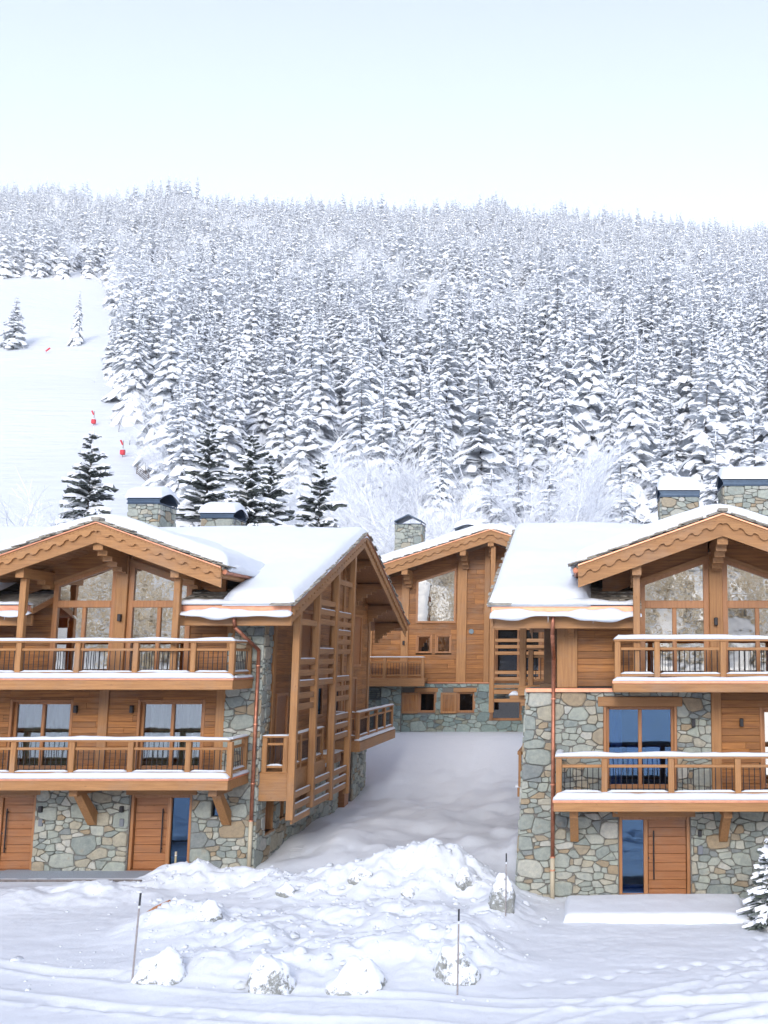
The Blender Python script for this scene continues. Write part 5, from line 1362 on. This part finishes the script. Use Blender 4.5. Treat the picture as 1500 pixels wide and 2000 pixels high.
def stake(x, y, h, r, lean, label, mat='stake'):
    z = g1(x, y); o = MB().rod((0, 0, -.3), (lean, 0, h * .86), r, r * .95, 7).build('marker_stake', mat, None); o.location = (x, y, z)
    MB().rod((lean, 0, h * .86), (lean * 1.16, 0, h), r * 1.06, r, 7).build('stake_tip', 'metal' if mat == 'stake' else 'beige', o)
    MB().rod((lean * .97, 0, h * .83), (lean * 1.0, 0, h * .86), r * 1.1, r * 1.1, 7).build('stake_band', 'snow', o)
    return tag(o, label, 'stake', 'marker stakes in the snow')
stake(-8.2, 19.15, 1.52, .019, .06, 'thin tall stake beside the almost buried boulder')
stake(-2.36, 18.7, 1.42, .017, .0, 'thin stake in front of the tall white-crusted boulder')
stake(-1.93, 23.4, 1.32, .016, .0, 'thin stake by the stone corner of the chalet')
stake(-11.06, 28.1, .62, .028, .0, 'short pale post before the blue glass of the entrance', 'brass')
# doorstep platform
zp = -.16
ps = MB().box(-.62, 3.45, 24.0, 26.2, -.5, -.18).build('doorstep', 'mortar'); tag(ps, 'low doorstep platform under a smooth snow slab', 'doorstep')
roof_snow('doorstep_snow', -.70, 3.52, 23.82, 25.6, lambda X_, Y_: 0 * X_ - .19 + .05 * (Y_ - 23.9), .24, ps, None, .22, .06, 77)
for (a_, b_, c_) in ((-1.45, 25.7, .5),):
    pass
# ski run markers
def marker(u, v, Y, label, hh=1.05, ww=.95):
    P_ = rad(8.1); b = (1000 - v) / 2000; t = Y / (math.cos(P_) - b * math.sin(P_)); x = (u - 1160) / 2000 * t; z = g1(x, Y)
    o = MB().rod((x, Y, z - .5), (x, Y, z + 3.6), .09, n=6).build('ski_marker', 'stake', None)
    MB().box(x - ww / 2, x + ww / 2, Y - .45, Y + .35, z + .5, z + .5 + hh, c=.12).build('red_pad', 'red', o)
    MB().rod((x - .1, Y, z + 2.7), (x - .62, Y, z + 3.7), .2, n=6).build('red_flag', 'red', o)
    snow_strip('pad_snow', (x - ww / 2, Y - .05, z + .5 + hh), (x + ww / 2, Y - .05, z + .5 + hh), .8, .3, o, 3)
    return tag(o, label, 'marker', 'red markers on the ski run')
marker(183, 825, 240, 'red padded ski marker right above the tip of the lone dark spruce'); marker(240, 880, 215, 'red padded ski marker near the fence by the frosted trees')
def small_pole(u, v, Y, label):
    P_ = rad(8.1); b = (1000 - v) / 2000; t = Y / (math.cos(P_) - b * math.sin(P_)); x = (u - 1160) / 2000 * t; z = g1(x, Y)
    o = MB().rod((x, Y, z - .3), (x + .1, Y, z + .5), .05, n=5).build('ski_pole', 'stake', None); MB().rod((x, Y - .1, z + .5), (x + 1.3, Y - .1, z + 1.6), .28, n=5).build('red_pad', 'red', o)
    return tag(o, label, 'marker', 'red markers on the ski run')
small_pole(90, 685, 325, 'tiny tilted red marker on the open snow of the ski run')
def fence(pts_, label, rails=5, hh=1.9):
    W_ = []
    for (u, v, Y) in pts_:
        P_ = rad(8.1); b = (1000 - v) / 2000; t = Y / (math.cos(P_) - b * math.sin(P_)); x = (u - 1160) / 2000 * t; W_.append((x, Y, g1(x, Y)))
    root = thing('ski_fence', label, 'fence', W_[0])
    for i, (x, y_, z) in enumerate(W_): MB().rod((x, y_, z - .4), (x, y_, z + hh), .09, n=6).build('post', 'fence', root)
    for (a_, b_) in zip(W_, W_[1:]):
        for k in range(rails):
            h_ = hh * (k + .6) / rails; MB().rod((a_[0], a_[1] - .1, a_[2] + h_), (b_[0], b_[1] - .1, b_[2] + h_), .075, n=5).build('rail', 'fence', root)
fence([(268, 905, 200), (290, 925, 192), (312, 940, 178), (340, 958, 160)], 'dark rail fence along the edge of the ski run')
# loose snow clods on the ploughed bank
rn = random.Random(9); m = MB(); n = 0
while n < 1000:
    x = rn.uniform(-12, -.8); y = rn.uniform(18.3, 27.6)
    hp = sum(h * math.exp(-((x - hx) / sx) ** 2 - ((y - hy) / sy) ** 2) for hx, hy, sx, sy, h in HEAPS)
    if rn.random() > hp * 1.6 + .04: continue
    r_ = min(.13, .02 + rn.expovariate(1 / .020)); z = g1(x, y); V = []; F = []
    for (th, nn) in ((.35, 5), (.95, 7), (1.6, 7)):
        for i in range(nn):
            ph = 6.283 * i / nn + th; k = r_ * rn.uniform(.6, 1.35); V.append((x + math.sin(th) * math.cos(ph) * k, y + math.sin(th) * math.sin(ph) * k, z + math.cos(th) * k * .7 - r_ * .12))
    F.append([0, 1, 2, 3, 4])
    for i in range(7): F.append([5 + i, 12 + i, 12 + (i + 1) % 7, 5 + (i + 1) % 7])
    for i in range(7):
        a_ = round(i * 5 / 7) % 5; b_ = round((i + 1) * 5 / 7) % 5
        F.append([a_, 5 + i, 5 + (i + 1) % 7] if a_ == b_ else [a_, 5 + i, 5 + (i + 1) % 7, b_])
    m.add(V, F); n += 1
tag(m.build('snow_clods', 'snow', None, True), 'loose clods of ploughed snow strewn over the bank', 'snow', kind='stuff')
# ------------------------------------------------------------------ air
hz = MB().box(-1600, 1300, -1000, 1600, -60, 590, c=.001).build('haze', 'snow', None); hz.data.materials.clear()
hm = bpy.data.materials.new('haze_air'); hm.use_nodes = True; hm.node_tree.nodes.clear()
ho = hm.node_tree.nodes.new('ShaderNodeOutputMaterial'); hv = hm.node_tree.nodes.new('ShaderNodeVolumePrincipled')
hv.inputs['Color'].default_value = (.93, .95, 1, 1); hv.inputs['Density'].default_value = .0003; hv.inputs['Anisotropy'].default_value = .2
hm.node_tree.links.new(hv.outputs[0], ho.inputs['Volume']); hz.data.materials.append(hm)
tag(hz, 'thin pale winter haze over the valley and mountainside', 'haze', kind='stuff')
